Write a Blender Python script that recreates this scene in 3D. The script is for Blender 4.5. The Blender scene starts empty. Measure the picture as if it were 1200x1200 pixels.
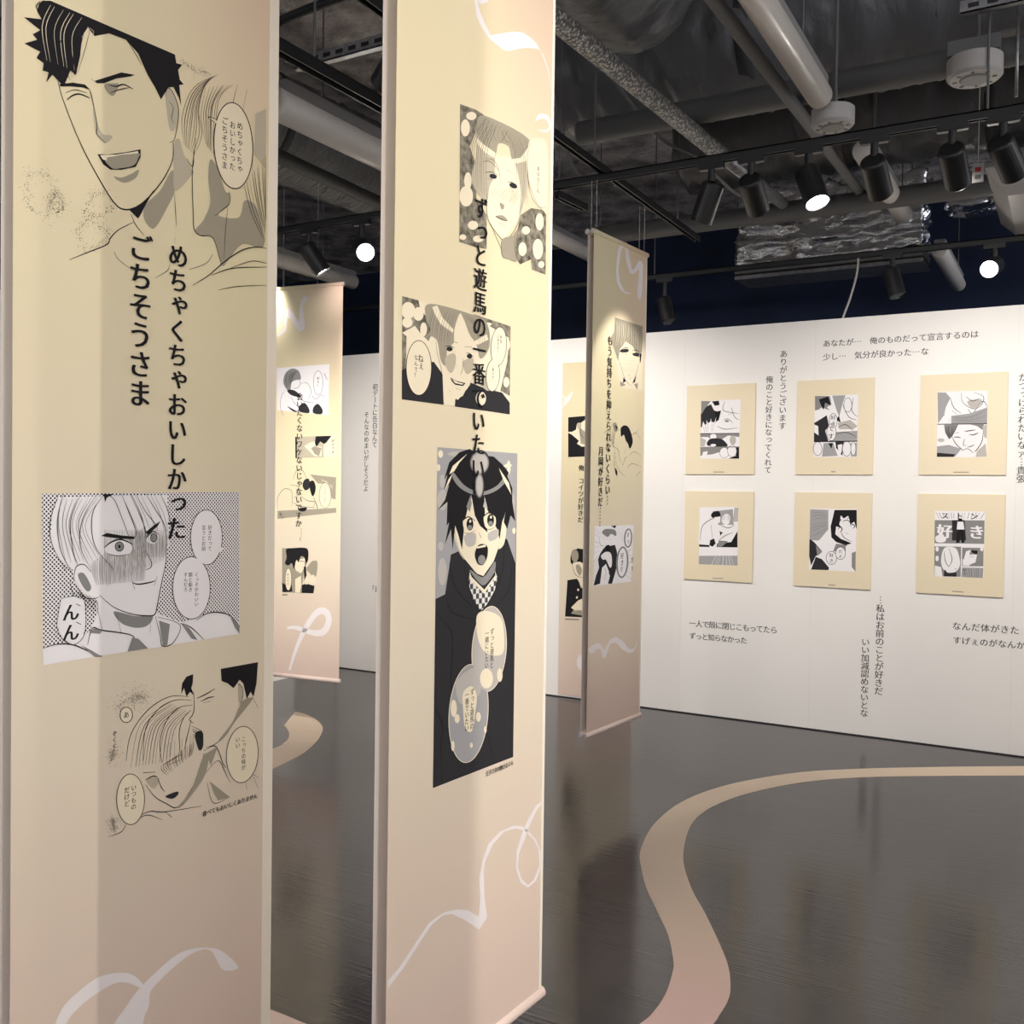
import bpy, bmesh, math, random
from mathutils import Vector, Matrix, noise

C = bpy.context.scene.collection
SC = bpy.context.scene
R = math.radians

# ------------------------------------------------------------------ camera
def make_camera():
    yaw, pitch, roll = R(30.11347), R(1.10941), R(0.78746)
    f = Vector((-math.sin(yaw)*math.cos(pitch), math.cos(yaw)*math.cos(pitch), -math.sin(pitch)))
    r = Vector((math.cos(yaw), math.sin(yaw), 0)); u = r.cross(f)
    r2 = r*math.cos(roll) + u*math.sin(roll); u2 = -r*math.sin(roll) + u*math.cos(roll)
    cd = bpy.data.cameras.new('camera'); cd.sensor_fit = 'HORIZONTAL'; cd.sensor_width = 36
    cd.lens = 36*1145.04/1200; cd.clip_start = 0.02; cd.clip_end = 60
    o = bpy.data.objects.new('camera', cd); C.objects.link(o)
    m = Matrix((r2, u2, -f)).transposed().to_4x4(); m.translation = Vector((0, -6.5672, 1.5369))
    o.matrix_world = m
    SC.camera = o
make_camera()

# ------------------------------------------------------------------ world, exposure
w = bpy.data.worlds.new('room_ambient'); SC.world = w; w.use_nodes = True
w.node_tree.nodes['Background'].inputs[0].default_value = (0.92, 0.94, 1.0, 1)
w.node_tree.nodes['Background'].inputs[1].default_value = 2.9
SC.view_settings.view_transform = 'Standard'; SC.view_settings.look = 'None'
SC.view_settings.gamma = 1; SC.view_settings.use_curve_mapping = False
SC.view_settings.exposure = 0.0
WARM = (1.0, 0.94, 0.87)

# ------------------------------------------------------------------ drawn artwork and lettering, in tenths of a millimetre on each sheet
ART = {
 'b1_laughing': [["D","K",13,260,133,245,16984,579,17079,752,16828,624,16556,582,16328,247,16441,245,16984],["D","K",13,260,135,730,16823,884,16623,754,16470,624,16576,730,16823],["D","K",13,260,141,1447,16994,1682,17035,1827,16821,1496,16572,1242,16591,1447,16994],["D","K",13,260,140,1311,16506,1734,16378,1640,16147,1246,15977,1131,16238,1311,16506],["D","K",14,150,136,3250,19924,3531,19849,3876,19930],["F","g",1,2474,17028,2785,17372,3022,17792,3115,17774,3118,17461,2947,17105,2737,16743,2607,16646,2450,16783],["F","l",1,3072,18298,3208,18451,3321,18193,3491,17971,3521,17888,3134,17466,3082,17854],["F","K",0,2146,16859,2473,17115,2679,17388,2474,17028,2398,16879,2323,16752,2222,16813],["S","K",17,2171,16801,2273,16632,2453,16480],["S","K",21,2223,16663,1927,16465,1759,16278,1688,16149,1314,15931,977,15737],["S","K",13,3107,17414,3138,17063,3156,16821],["S","K",9,3125,16611,3126,16477],["S","g",21,1832,16063,1930,15936,2229,15804],["S","g",23,4027,16490,3853,16267,3452,16070],["S","K",11,2692,15764,2957,15949,3010,16071],["S","K",25,756,18641,862,18340,1167,17754,1492,17295,1817,16924,2022,16845,2271,16942,2525,17172,2810,17533,3006,17877,3079,18121,3067,18340],["F","l",1,1298,18735,1391,18604,1464,18052,1629,17896,1781,18027,1747,18058,1604,18034,1510,18149,1414,18489,1353,18673],["S","K",16,1353,18693,1414,18489,1486,18142,1478,18007,1558,17949,1657,17897],["F","l",1,2893,19127,2940,19285,3064,19253,3175,19046,3178,18778,3070,18565,2989,18583,2933,18831],["S","K",18,2893,19127,2929,19294,3048,19270,3175,19046,3178,18778,3099,18417,2991,18317],["S","K",13,2958,19061,3067,18987,3030,18774,3096,18707],["F","K",0,1435,18887,1812,19128,1957,19223,2234,19282,2154,19227,1860,19082,1622,18913,1482,18862],["F","K",0,786,18600,1027,18711,1252,18759,1353,18705,1207,18694,983,18631,799,18565],["F","g",1,1623,18892,1813,18981,1910,18995,1814,18772,1694,18772],["S","K",25,1708,18914,1861,18944,2007,19030,2196,19021],["S","K",17,1742,18789,1910,18903,2131,19023],["S","K",24,918,18379,1028,18498,1163,18565,1336,18564],["S","K",12,896,18492,1072,18606,1299,18633],["S","K",12,1366,18903,1459,18866],["F","K",0,1499,17658,1678,17703,2065,17861,2364,18003,2365,17865,2266,17663,1968,17523,1751,17465,1608,17515],["F","g",1,1631,17639,1967,17772,2324,17922,2315,17828,2225,17678,1968,17552,1775,17501],["F","C",0,1546,17655,1869,17760,2314,17957,2314,17919,1967,17781,1678,17653,1678,17599,1602,17597],["F","g",1,1824,17368,1969,17387,2166,17506,2327,17629,2267,17470,2068,17330,1921,17319],["F","K",0,481,19840,620,19896,3096,19972,3130,19825,3262,19848,3170,19715,3209,19550,3298,19493,3199,19448,3247,19070,3190,19208,3069,19366,2956,19317,2793,19039,2665,19213,2508,19374,2404,19526,2301,19684,2051,19829,1712,19807,1431,19645,1301,19744,1193,19550,1159,19212,1080,18851,982,18904,860,18579,764,18644,656,18704,551,18547,592,18720,486,18712,507,18837,381,18876,443,18997,175,19028,388,19170,317,19231,441,19347,165,19439,462,19531,386,19636,419,19766],["H","C",10,6,3,608,19828,462,19414,549,18900,1155,19859,979,19464,1026,18920],["H","K",12,5,3,847,19412,805,19077,983,18743,1338,19730,1249,19369,1116,18913],["S","K",13,2075,19818,2251,19652,2379,19508],["S","K",16,439,19814,377,19710,398,19641],["S","C",8,1292,19744,1407,19718,1384,19627],["H","K",11,9,4,4112,19971,3534,19532,3259,18895,3319,18373,3819,19771,3651,19162,3713,18678,3546,18260],["H","K",11,8,3,3820,19634,3710,19044,3831,18530,4477,19915,4117,19459,4009,18399],["S","K",12,4600,19959,4481,19490,4426,18902],["S","K",12,4853,19953,4732,19431],["F","g",1,3939,18285,4130,18154,4315,17782,4438,17767,4410,17522,4139,17265,4660,17346,4814,17722,5137,17659,5342,17067,5245,16873,4760,16839,4390,16424,4239,16322,4025,16770,3789,16786,3587,16831,3786,17086,3947,17450,3895,17901],["F","l",0,5083,19548,5364,19740,5378,18511,5060,18712],["S","K",18,3588,18593,3546,18260,3509,17885,3539,17163,3570,16850,3731,16773,4024,16793,4239,16299],["S","K",18,3377,18142,3519,18025,3545,18351],["S","K",14,4407,17806,4428,17574,4228,17381,4050,17220],["H","K",15,10,3,4810,18059,5009,17529,5376,17026,5375,18806,5382,18215,5390,17524],["S","K",14,4380,17467,4323,16979,4298,16453],["S","K",24,3540,15790,3913,16046,4329,16412,4761,16719,5146,16866,5411,16894],["S","K",19,3972,16058,4515,16307,5415,16513],["S","K",15,4453,16294,5020,16555,5415,16587],["S","K",14,4154,15810,4643,15972,5420,16141],["F","K",1,5025,18903,5025,18676,4989,18452,4920,18249,4823,18079,4706,17956,4575,17886,4442,17874,4315,17919,4202,18019,4111,18164,4047,18346,4014,18552,4014,18770,4046,18984,4110,19182,4202,19350,4314,19478,4441,19555,4574,19577,4704,19540,4822,19447,4919,19303,4988,19117],["F","C",1,4999,18894,5000,18672,4966,18455,4901,18256,4809,18092,4698,17972,4574,17905,4447,17894,4326,17939,4218,18037,4131,18180,4069,18359,4037,18561,4037,18773,4068,18982,4128,19175,4215,19339,4322,19462,4443,19537,4569,19557,4693,19520,4805,19427,4898,19285,4964,19103],["F","C",0,3872,19079,4091,19077,4074,19015],["S","K",14,4061,19105,3872,19079,4050,19026],["V","K","めちゃくちゃ",4672,19162,170,162,4],["V","K","おいしかった",4485,19121,163,155,4],["V","K","ごちそうさま",4289,19142,173,164,4]],
 'b1_title': [["V","K","めちゃくちゃおいしかった",3195,16272,464,464,1],["V","K","ごちそうさま",2372,16251,524,524,1]],
 'b1_glaring': [["F","P",0,506,11800,4751,11868,4782,8995,1638,8974,545,8959],["F","T",0,506,11800,4738,11868,4767,9217,4097,9478,3628,9337,1538,9727,1331,9245,1080,9235,544,9241],["F","P",0,535,9242,768,9273,1080,9235,1353,9410,2122,9670,2794,9605,3343,9367,3800,9460,4096,9497,4463,9418,4768,9158,4769,8996,1638,8974,545,8959],["F","P",0,1535,10275,2737,10147,2853,8969,1543,9008],["F","P",0,800,11746,2991,11799,3054,10849,2989,10761,2949,10312,2845,9869,2741,9587,2325,9606,1923,9754,1584,10018,1350,9996,1119,10263,1072,10513,805,10732,651,11022,692,11463],["F","G",1,1875,9728,2325,9598,2688,9570,2584,9403,2326,9387,2024,9506],["H","G",9,70,3,1416,10619,1403,10431,1441,10215,2518,11223,2533,10692,2505,10230],["H","L",14,50,3,1672,11177,1674,10817,1726,10177,2970,11146,2972,10897,2969,10604],["H","G",10,26,3,2313,11162,2341,10876,2394,10655,2965,11033,2967,10853,2947,10637],["S","K",22,2988,10897,2969,10537,2886,10181,2793,9784,2730,9589,2531,9586,2223,9651,1874,9801,1584,10039],["S","K",18,2522,10781,2654,10553,2629,10457,2524,10428],["S","K",27,2244,10217,2372,10173,2631,10190,2736,10214],["S","K",17,2244,10235,2301,10082],["S","K",18,2716,10126,2778,10287],["F","P",1,1683,10868,1866,10972,2113,10963,2239,10859,2165,10731,1917,10721,1746,10763],["S","K",30,1664,10860,1818,10961,2013,10997,2254,10902],["S","K",13,1722,10764,1917,10712,2165,10727],["F","K",1,2069,10870,2066,10846,2056,10825,2042,10807,2022,10793,2000,10785,1975,10783,1951,10787,1929,10797,1909,10812,1894,10831,1885,10854,1882,10877,1885,10900,1894,10921,1908,10940,1928,10953,1950,10961,1974,10964,1998,10960,2021,10950,2041,10935,2056,10915,2065,10893],["F","G",1,2054,10870,2051,10850,2044,10832,2031,10816,2015,10805,1996,10798,1975,10796,1955,10799,1936,10808,1920,10821,1907,10837,1899,10856,1896,10876,1899,10896,1906,10915,1919,10930,1935,10942,1954,10949,1974,10951,1995,10947,2014,10939,2030,10926,2043,10909,2051,10890],["F","K",1,1999,10872,1999,10865,1996,10857,1992,10851,1987,10847,1981,10844,1975,10843,1969,10844,1963,10848,1957,10853,1954,10859,1951,10866,1950,10874,1951,10882,1953,10889,1957,10895,1962,10900,1968,10903,1975,10903,1981,10902,1987,10899,1992,10894,1996,10888,1999,10880],["F","K",0,1606,11074,1720,11121,2013,11070,2294,11040,2274,10993,2013,11010,1721,11049],["F","K",0,2519,11113,2675,11220,2844,11314,2781,11217,2572,11067],["F","P",1,2546,11001,2729,11094,2809,11015,2731,10906,2599,10911],["F","K",1,2778,11003,2775,10981,2767,10961,2755,10944,2738,10931,2719,10923,2699,10921,2678,10924,2659,10933,2643,10947,2630,10965,2622,10986,2619,11008,2622,11030,2629,11050,2642,11067,2658,11080,2677,11088,2697,11090,2718,11087,2737,11078,2754,11064,2767,11046,2775,11025],["F","G",1,2762,11003,2760,10985,2753,10968,2743,10953,2730,10943,2715,10936,2699,10934,2682,10937,2667,10945,2654,10956,2644,10972,2637,10989,2635,11007,2637,11026,2643,11043,2653,11057,2666,11068,2681,11075,2697,11077,2714,11074,2729,11066,2743,11054,2753,11039,2759,11022],["S","K",22,2530,11011,2676,11122,2809,11060],["F","P",1,1073,10431,1140,10571,1300,10592,1440,10408,1560,9999,1419,9990,1233,10172],["S","K",17,1087,10348,1126,10552,1277,10593,1417,10451],["S","K",17,1119,10263,1280,10043,1443,9988,1574,10011],["F","G",1,1163,10425,1278,10439,1418,10200,1349,10121,1233,10255],["S","K",13,799,11786,650,11343,695,10939,961,10479],["S","K",13,887,11787,780,11341,848,10852,1073,10431],["S","K",13,1201,11789,1023,11337,1071,10843,1163,10591],["S","K",14,1668,11808,1434,11455,1484,10909,1870,10466],["S","K",13,1525,11807,1249,11374,1206,10920,1393,10536],["S","K",14,1716,11800,1861,11707,2011,11406,2291,10747],["S","K",14,2008,11810,2159,11491,2313,11140,2289,11010],["S","K",14,2207,11812,2413,11445,2519,11090,2520,10958],["S","K",14,2514,11814,2726,11530,2942,11214,2999,10851],["S","K",14,2308,11812,2516,11488,2728,11263,2782,11128],["S","K",14,2830,11816,2994,11528,3083,11211],["H","K",8,9,3,844,11705,802,11260,938,10644,1621,11749,1296,11249,1627,10650],["H","K",9,6,3,2008,11793,2261,11316,2469,10872,2723,11797,2940,11439,3052,11030],["F","K",0,1620,11799,1861,11809,1716,11741,1678,11664,1659,11757],["S","K",12,1006,10353,1075,10101,1212,9924],["H","K",8,6,3,1120,10139,1257,10004,1351,9828,1442,10030,1537,9896,1538,9727],["S","K",21,544,9241,768,9281,1080,9235,1355,9096,1638,8961],["S","K",21,1354,9200,1446,9475,1635,9420,2276,9239,2177,8976],["S","K",17,1538,9811,1635,9441],["S","K",18,2741,9556,2851,9194,2906,8985,3151,9022,3299,9335,2795,9537],["F","G",0,1400,9405,1483,9471,1635,9412,1588,9362],["F","G",0,2152,8979,2251,9220,2379,9183,2588,8980],["F","G",0,2822,9467,3066,9374,3015,8994,2917,8979],["F","G",0,3315,9370,3514,9256,3717,9000,3573,9041],["S","K",19,3298,9372,3571,9250,3864,8992],["S","K",24,3685,9378,3918,9486,4217,9486,4526,9388,4780,9142],["F","G",0,4526,9364,4767,9168,4769,8996,4654,9131],["F","G",0,1216,9218,1448,9083,1638,8953,1496,8972],["S","K",13,1924,9668,2025,9312],["S","K",13,2636,9486,2627,9265],["F","K",1,4312,10964,4299,10822,4260,10691,4196,10580,4114,10497,4017,10448,3915,10435,3812,10459,3718,10518,3637,10607,3575,10720,3535,10850,3521,10989,3533,11126,3570,11254,3630,11363,3709,11447,3803,11500,3904,11518,4007,11498,4104,11443,4189,11355,4254,11241,4296,11107],["F","P",1,4294,10965,4282,10826,4244,10699,4183,10591,4104,10510,4013,10462,3914,10449,3817,10472,3726,10529,3649,10616,3589,10727,3552,10853,3538,10988,3549,11122,3585,11246,3642,11353,3718,11435,3807,11486,3904,11504,4003,11485,4095,11431,4176,11345,4239,11234,4279,11104],["F","K",1,4020,9984,4005,9825,3960,9681,3887,9560,3792,9472,3681,9422,3564,9414,3447,9446,3339,9517,3247,9621,3176,9750,3131,9897,3115,10051,3129,10204,3171,10344,3239,10463,3330,10552,3437,10607,3553,10622,3670,10595,3782,10529,3878,10427,3954,10296,4002,10144],["F","P",1,4002,9985,3988,9830,3944,9689,3874,9571,3783,9485,3677,9436,3564,9428,3451,9459,3347,9528,3258,9629,3190,9756,3147,9899,3132,10050,3145,10199,3185,10336,3251,10452,3338,10540,3441,10593,3553,10608,3666,10582,3773,10517,3866,10418,3939,10289,3985,10142],["F","P",1,4287,10965,4276,10829,4239,10704,4179,10598,4101,10518,4011,10471,3914,10458,3818,10481,3729,10537,3653,10623,3594,10731,3557,10856,3544,10988,3555,11119,3590,11242,3646,11346,3721,11427,3809,11477,3904,11494,4001,11476,4092,11423,4172,11339,4233,11229,4273,11101],["F","P",0,4235,10780,4375,10741,4236,10670],["V","K","好きだって",3996,11168,103,103,4],["V","K","言うとお前",3843,11171,102,102,4],["V","K","くっそかわいい",3682,10266,95,95,4],["V","K","顔と動き",3533,10275,96,96,4],["V","K","すんだろ",3419,10282,95,95,4],["F","P",0,852,10038,1075,10060,1280,9981,1315,9581,1261,9337,1080,9235,878,9362,776,9598],["S","K",12,852,10038,1075,10060,1280,9981,1315,9581,1261,9337,1080,9235,878,9362,776,9598,852,10038],["V","K","んん",1031,9796,342,325,2],["S","K",29,1130,9932,1212,9883],["S","K",29,1132,9617,1223,9566]],
 'b1_embrace': [["D","g",15,420,265,2234,8040,2387,8146,2543,8031],["D","K",13,160,306,1935,8006,2335,8199],["D","g",17,240,138,1891,7285,1843,7080],["D","g",17,260,148,1875,6035,1901,5811],["S","K",17,1803,5731,2050,5746,2149,5849],["F","K",0,4302,8353,5284,8350,5249,7914,5173,7651,5086,7765,4990,7632,4889,7971,4792,8060,4635,7913,4478,8036,4323,8109],["F","K",0,3465,8326,3625,8349,3615,8172,3582,8085,3652,7933,3553,8019,3469,7940,3410,8112,3344,8008,3364,8212],["F","l",1,4761,7991,4858,7877,4861,7630,4765,7622],["S","K",15,4729,7996,4871,7875,4861,7630,4766,7548],["S","K",24,3711,7866,3933,7909,4160,7981],["S","K",24,3816,7787,3993,7828,4143,7826],["S","K",14,3875,7753,4054,7746],["S","K",19,3640,8028,3654,7698,3615,7565,3541,7485,3645,7395],["S","K",19,4861,7580,4674,7270,4426,7026,4183,6883,3943,6863],["F","g",1,4861,7605,5153,7629,4928,7420,4674,7221,4427,6977,4243,6919,4611,7233],["S","K",15,5120,7685,5295,7404],["S","K",16,3526,7931,3077,8007,2596,7843,2238,7469,2141,7008],["S","K",16,3584,7851,3188,7919,2808,7805,2547,7496,2499,6927],["S","K",16,3613,7752,3301,7761,3026,7583,2867,7206,2913,6788],["S","K",16,3585,7664,3415,7555,3305,7299,3337,6830],["S","K",16,3587,7477,3504,7213,3421,6905],["H","K",10,12,3,3078,7893,2442,7605,2243,6853,3528,7627,3193,7368,3088,6794],["H","K",10,8,2,3030,7131,3033,6720,3647,7189,3593,6778],["H","K",9,16,3,2897,6751,2914,6656,3035,6537,3649,7048,3638,6909,3593,6778],["S","K",16,2925,6745,3198,6820,3337,6858],["S","K",16,3033,6720,3310,6749],["F","l",1,2580,6565,2819,6543,2846,6446,2740,6359,2633,6453],["S","K",22,2501,6709,2764,6655],["S","K",23,2554,6562,2712,6591,2818,6552],["S","K",16,2819,6543,2901,6342,2983,6239],["F","D",1,2995,6145,3259,6170,3287,6107,3160,6057],["S","K",19,2555,6473,2768,6194,3040,5987,3234,5867,3430,5954,3656,6201,3829,6490,3885,6761],["F","g",1,3885,6714,4005,6640,3919,6326,3658,6059,3402,5868,3289,5875,3599,6121],["S","K",14,3979,6169,4134,5723,4502,5724],["F","g",0,4039,6178,4564,5722,4255,5739,4162,5884],["S","K",18,2403,5933,2664,5952,2986,5855,3836,5739],["S","K",18,2986,5865,3152,5705],["S","K",13,2352,5881,2611,5899,2922,5723],["S","K",17,3884,6804,4183,6835,4370,6456,4464,6337],["F","g",0,3944,6743,4244,6822,4066,6478],["F","D",1,3676,7178,3851,7190,3872,6902,3767,6853],["H","K",12,6,3,3588,7355,3822,7215,3882,7108,3648,7156,3765,6990,3825,6883],["S","K",15,3948,6367,4247,6537,4434,6252,4561,6026],["S","K",15,4943,6032,5011,5767],["S","K",15,5105,6093,5312,5944],["S","K",15,5172,6002,5315,5716],["F","K",1,2541,6208,2531,6088,2501,5982,2453,5897,2391,5840,2318,5813,2240,5819,2163,5857,2091,5924,2029,6014,1982,6123,1952,6242,1941,6364,1950,6481,1979,6584,2025,6669,2085,6727,2156,6757,2233,6754,2311,6720,2385,6655,2448,6565,2498,6456,2529,6334],["F","C",1,2525,6212,2516,6096,2488,5992,2442,5910,2383,5854,2314,5827,2240,5833,2166,5869,2098,5933,2040,6021,1995,6126,1966,6241,1956,6360,1965,6473,1992,6575,2035,6657,2093,6714,2160,6743,2233,6741,2307,6708,2377,6646,2437,6559,2484,6452,2514,6334],["V","K","いつもの",2301,6482,115,115,4],["V","K","だけど",2160,6474,123,123,4],["F","K",1,5312,6399,5285,6253,5229,6125,5148,6025,5050,5960,4940,5934,4826,5948,4717,6001,4620,6088,4540,6203,4483,6339,4452,6486,4450,6636,4476,6778,4528,6903,4604,7002,4699,7070,4807,7101,4920,7093,5031,7046,5132,6961,5216,6846,5277,6707,5310,6555],["F","C",1,5292,6405,5266,6262,5212,6137,5135,6040,5041,5976,4936,5950,4828,5963,4723,6013,4630,6097,4554,6209,4500,6341,4470,6485,4468,6631,4493,6769,4544,6891,4617,6989,4708,7055,4811,7086,4919,7079,5024,7033,5121,6951,5201,6839,5259,6704,5290,6556],["V","K","こっちの味が",4908,6829,116,116,4],["V","K","いい",4748,6853,119,119,4],["F","K",1,2271,7814,2267,7777,2254,7745,2232,7719,2204,7702,2171,7693,2136,7695,2101,7707,2068,7728,2040,7756,2019,7789,2005,7827,2000,7865,2005,7901,2018,7933,2039,7959,2066,7977,2099,7985,2134,7984,2169,7973,2202,7952,2231,7924,2253,7890,2266,7853],["F","C",1,2256,7817,2252,7784,2240,7754,2221,7731,2196,7714,2167,7707,2136,7708,2105,7719,2076,7737,2051,7763,2032,7794,2019,7827,2015,7862,2019,7895,2031,7924,2049,7948,2074,7964,2103,7972,2134,7971,2165,7961,2195,7942,2220,7917,2239,7886,2252,7852],["V","K","あ",2135,7840,132,125,4],["V","K","ぞくく",1899,7547,108,103,4],["R","K","食べてもおいしくありません",3920,5571,110,116,2]],
 'b1_ribbon': [["F","R",1,779,2781,933,3063,1204,3196,1578,3293,1967,3227,2296,3061,2530,2784,2478,2738,2220,2937,1969,3043,1676,3037,1344,2966,1069,2836,944,2705],["F","R",1,1924,2253,2172,2515,2427,2716,2794,2877,3230,3022,3628,3006,4041,2868,4409,2651,4824,2164,4413,2283,4102,2796,3687,2912,3288,2837,2903,2695,2690,2558,2676,2337,2587,2196,2458,2007]],
 'b2_blushing': [["F","n",0,2002,19803,2573,19873,2950,19856,2582,19471,2347,19047,2599,18734,2614,18066,2998,17806,3015,17089,2637,17043,2033,17023],["F","C",1,2345,19430,2340,19383,2326,19337,2302,19293,2270,19255,2233,19227,2193,19208,2153,19202,2116,19207,2083,19225,2058,19252,2042,19289,2036,19332,2040,19378,2054,19424,2078,19467,2109,19505,2146,19534,2186,19553,2226,19560,2263,19555,2296,19538,2322,19510,2338,19473],["F","C",1,2576,19750,2570,19727,2552,19700,2524,19674,2486,19648,2442,19625,2395,19607,2349,19595,2305,19589,2267,19590,2239,19598,2220,19612,2214,19631,2219,19655,2237,19681,2265,19707,2302,19733,2345,19755,2392,19774,2439,19787,2483,19793,2521,19792,2551,19784,2569,19770],["F","C",1,2491,18069,2484,18013,2461,17956,2423,17903,2374,17857,2316,17821,2254,17798,2192,17790,2134,17796,2085,17817,2046,17850,2022,17893,2013,17945,2020,18000,2042,18056,2078,18109,2127,18155,2183,18191,2245,18214,2307,18224,2366,18219,2416,18199,2456,18166,2481,18122],["F","C",1,2689,17517,2683,17492,2665,17465,2636,17439,2598,17416,2554,17396,2506,17382,2459,17374,2415,17373,2377,17379,2348,17391,2329,17408,2322,17430,2328,17455,2346,17481,2374,17507,2411,17531,2455,17550,2502,17565,2550,17573,2594,17574,2633,17569,2663,17557,2682,17539],["F","C",1,2268,17173,2264,17158,2252,17141,2234,17126,2209,17111,2180,17099,2150,17091,2119,17086,2090,17085,2066,17088,2047,17095,2035,17106,2030,17119,2034,17134,2046,17150,2064,17166,2088,17180,2117,17192,2147,17201,2178,17206,2207,17207,2232,17204,2251,17197,2263,17186],["F","C",1,2435,18371,2432,18325,2419,18279,2399,18237,2372,18202,2340,18176,2306,18161,2272,18158,2240,18167,2212,18187,2191,18217,2177,18255,2171,18299,2175,18345,2187,18390,2207,18432,2233,18467,2265,18493,2299,18508,2333,18512,2365,18504,2393,18484,2415,18453,2430,18415],["F","C",1,2883,17276,2877,17256,2859,17235,2829,17213,2790,17193,2745,17176,2697,17163,2649,17155,2604,17152,2566,17155,2536,17163,2517,17176,2511,17192,2516,17212,2534,17233,2563,17254,2601,17274,2646,17291,2694,17305,2742,17313,2787,17316,2827,17314,2857,17306,2876,17293],["F","n",0,4338,18134,4764,18393,5286,18484,5426,18401,5442,17019,4838,17018,4795,17242,4331,17032,4080,17206,4206,17762],["F","C",1,5324,18218,5319,18166,5302,18114,5274,18067,5238,18027,5195,17998,5148,17980,5101,17976,5058,17985,5020,18008,4990,18041,4971,18083,4964,18132,4969,18183,4985,18234,5012,18281,5048,18321,5091,18351,5137,18369,5184,18374,5228,18365,5267,18343,5297,18310,5316,18267],["F","C",1,5311,17585,5305,17522,5284,17461,5249,17405,5203,17358,5149,17323,5091,17303,5033,17299,4979,17311,4932,17338,4895,17379,4872,17430,4862,17488,4868,17550,4889,17610,4923,17666,4968,17713,5021,17748,5078,17769,5137,17774,5192,17763,5240,17736,5277,17696,5301,17644],["F","C",1,4734,17884,4729,17859,4712,17833,4685,17808,4649,17785,4608,17766,4563,17753,4518,17746,4477,17745,4441,17752,4413,17764,4396,17782,4389,17804,4394,17829,4411,17855,4437,17880,4473,17903,4514,17922,4558,17935,4603,17943,4645,17943,4681,17937,4709,17925,4727,17907],["F","C",1,4600,17432,4595,17391,4579,17350,4553,17313,4518,17281,4477,17257,4432,17243,4388,17239,4347,17245,4311,17262,4283,17287,4266,17320,4259,17358,4264,17398,4279,17438,4305,17475,4340,17507,4381,17531,4424,17546,4469,17551,4511,17545,4547,17528,4575,17503,4593,17470],["F","C",1,5382,17245,5378,17223,5364,17202,5343,17181,5315,17163,5282,17148,5247,17139,5212,17134,5179,17136,5150,17142,5128,17154,5114,17170,5109,17189,5113,17210,5126,17232,5147,17253,5175,17271,5208,17285,5243,17295,5278,17300,5311,17299,5340,17292,5362,17280,5376,17264],["F","C",0,2843,18983,4446,19454,4609,18737,4334,18285,4201,17950,3663,17433,3395,17501,3064,17714,2925,18218],["F","l",1,2582,19506,2886,19860,4578,19913,4691,19756,4595,19268,4540,18642,4267,18117,4324,18661,4100,19165,3924,19263,3816,19491,3414,19435,3290,19114,3267,18744,3080,18403,2991,18092,2611,18207,2422,18438,2594,18980],["F","g",1,2580,19576,2887,19853,4578,19913,4305,19412,3959,19273,3816,19491,3414,19435,3302,19190,2965,19198,2647,19350],["F","C",0,2586,19295,2837,19248,3288,19204,3258,19087,2904,19090,2620,19182],["F","C",0,3959,19266,4305,19394,4619,19734,4696,19604,4520,19380,4030,19175],["H","K",8,9,3,2887,19817,2405,19169,2363,18351,3340,19783,2968,19091,2990,18164],["H","K",9,9,3,3605,19795,4023,19479,4109,18829,4508,19853,4665,19365,4545,18414],["H","K",7,7,3,2950,19838,2830,19549,2899,19321,3739,19837,3610,19613,3814,19565],["S","K",11,3473,19746,3609,19649,3512,19509],["S","K",13,2988,18235,3031,17742,3395,17501,3663,17433,4000,17639,4236,17958,4367,18369],["H","g",11,15,2,3116,18268,3306,18464,3914,18291,4254,18643],["H","g",11,8,2,3845,18311,3976,18569,4053,18289,4362,18595],["S","K",14,2914,18674,3169,18760,3398,18744],["F","D",1,3355,18697,3344,18682,3325,18667,3298,18652,3266,18640,3230,18630,3194,18624,3159,18621,3128,18623,3103,18628,3086,18637,3078,18648,3079,18662,3089,18676,3108,18691,3135,18706,3166,18718,3202,18728,3238,18734,3273,18737,3304,18736,3330,18731,3347,18722,3356,18711],["S","K",11,2980,18574,3237,18598],["S","K",15,3767,18706,3972,18754,4218,18671],["F","D",1,4159,18700,4143,18683,4118,18668,4085,18655,4046,18644,4006,18638,3965,18635,3928,18636,3896,18642,3872,18651,3857,18664,3852,18678,3858,18694,3874,18710,3899,18726,3931,18739,3969,18749,4010,18756,4050,18759,4088,18758,4120,18752,4145,18743,4160,18731,4165,18716],["S","K",11,3838,18607,4045,18580],["S","K",11,2814,18874,3099,18957,3428,18862],["S","K",11,3693,18967,3967,18958],["F","g",1,3478,18180,3645,18186,3634,18091,3547,18069],["F","g",1,3334,17859,3584,17942,3774,17903,3755,17854,3486,17834],["S","K",15,3320,17867,3553,17850,3775,17859],["S","K",11,3455,17742,3696,17762],["F","g",1,3597,17418,4001,17602,4206,17762,4111,17364,4188,17078,3877,17051,3605,17069],["S","K",11,3130,17657,3330,17449,3568,17209,3606,17051],["S","K",11,4103,17700,4091,17322,4224,17067],["S","K",11,2907,18966,3227,19023,3428,18862,3500,18626],["F","C",1,4724,19919,5397,20009,5452,18604,5134,18505,4756,18699,4559,19258,4585,19648],["S","K",12,4710,19877,4576,19454,4639,18975,4867,18689,5134,18505,5436,18601],["V","K","……まひろくん",5043,19610,124,112,4]],
 'b2_title': [["V","K","ずっと遊馬の一番でいたい！",2774,17894,496,496,1]],
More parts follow.
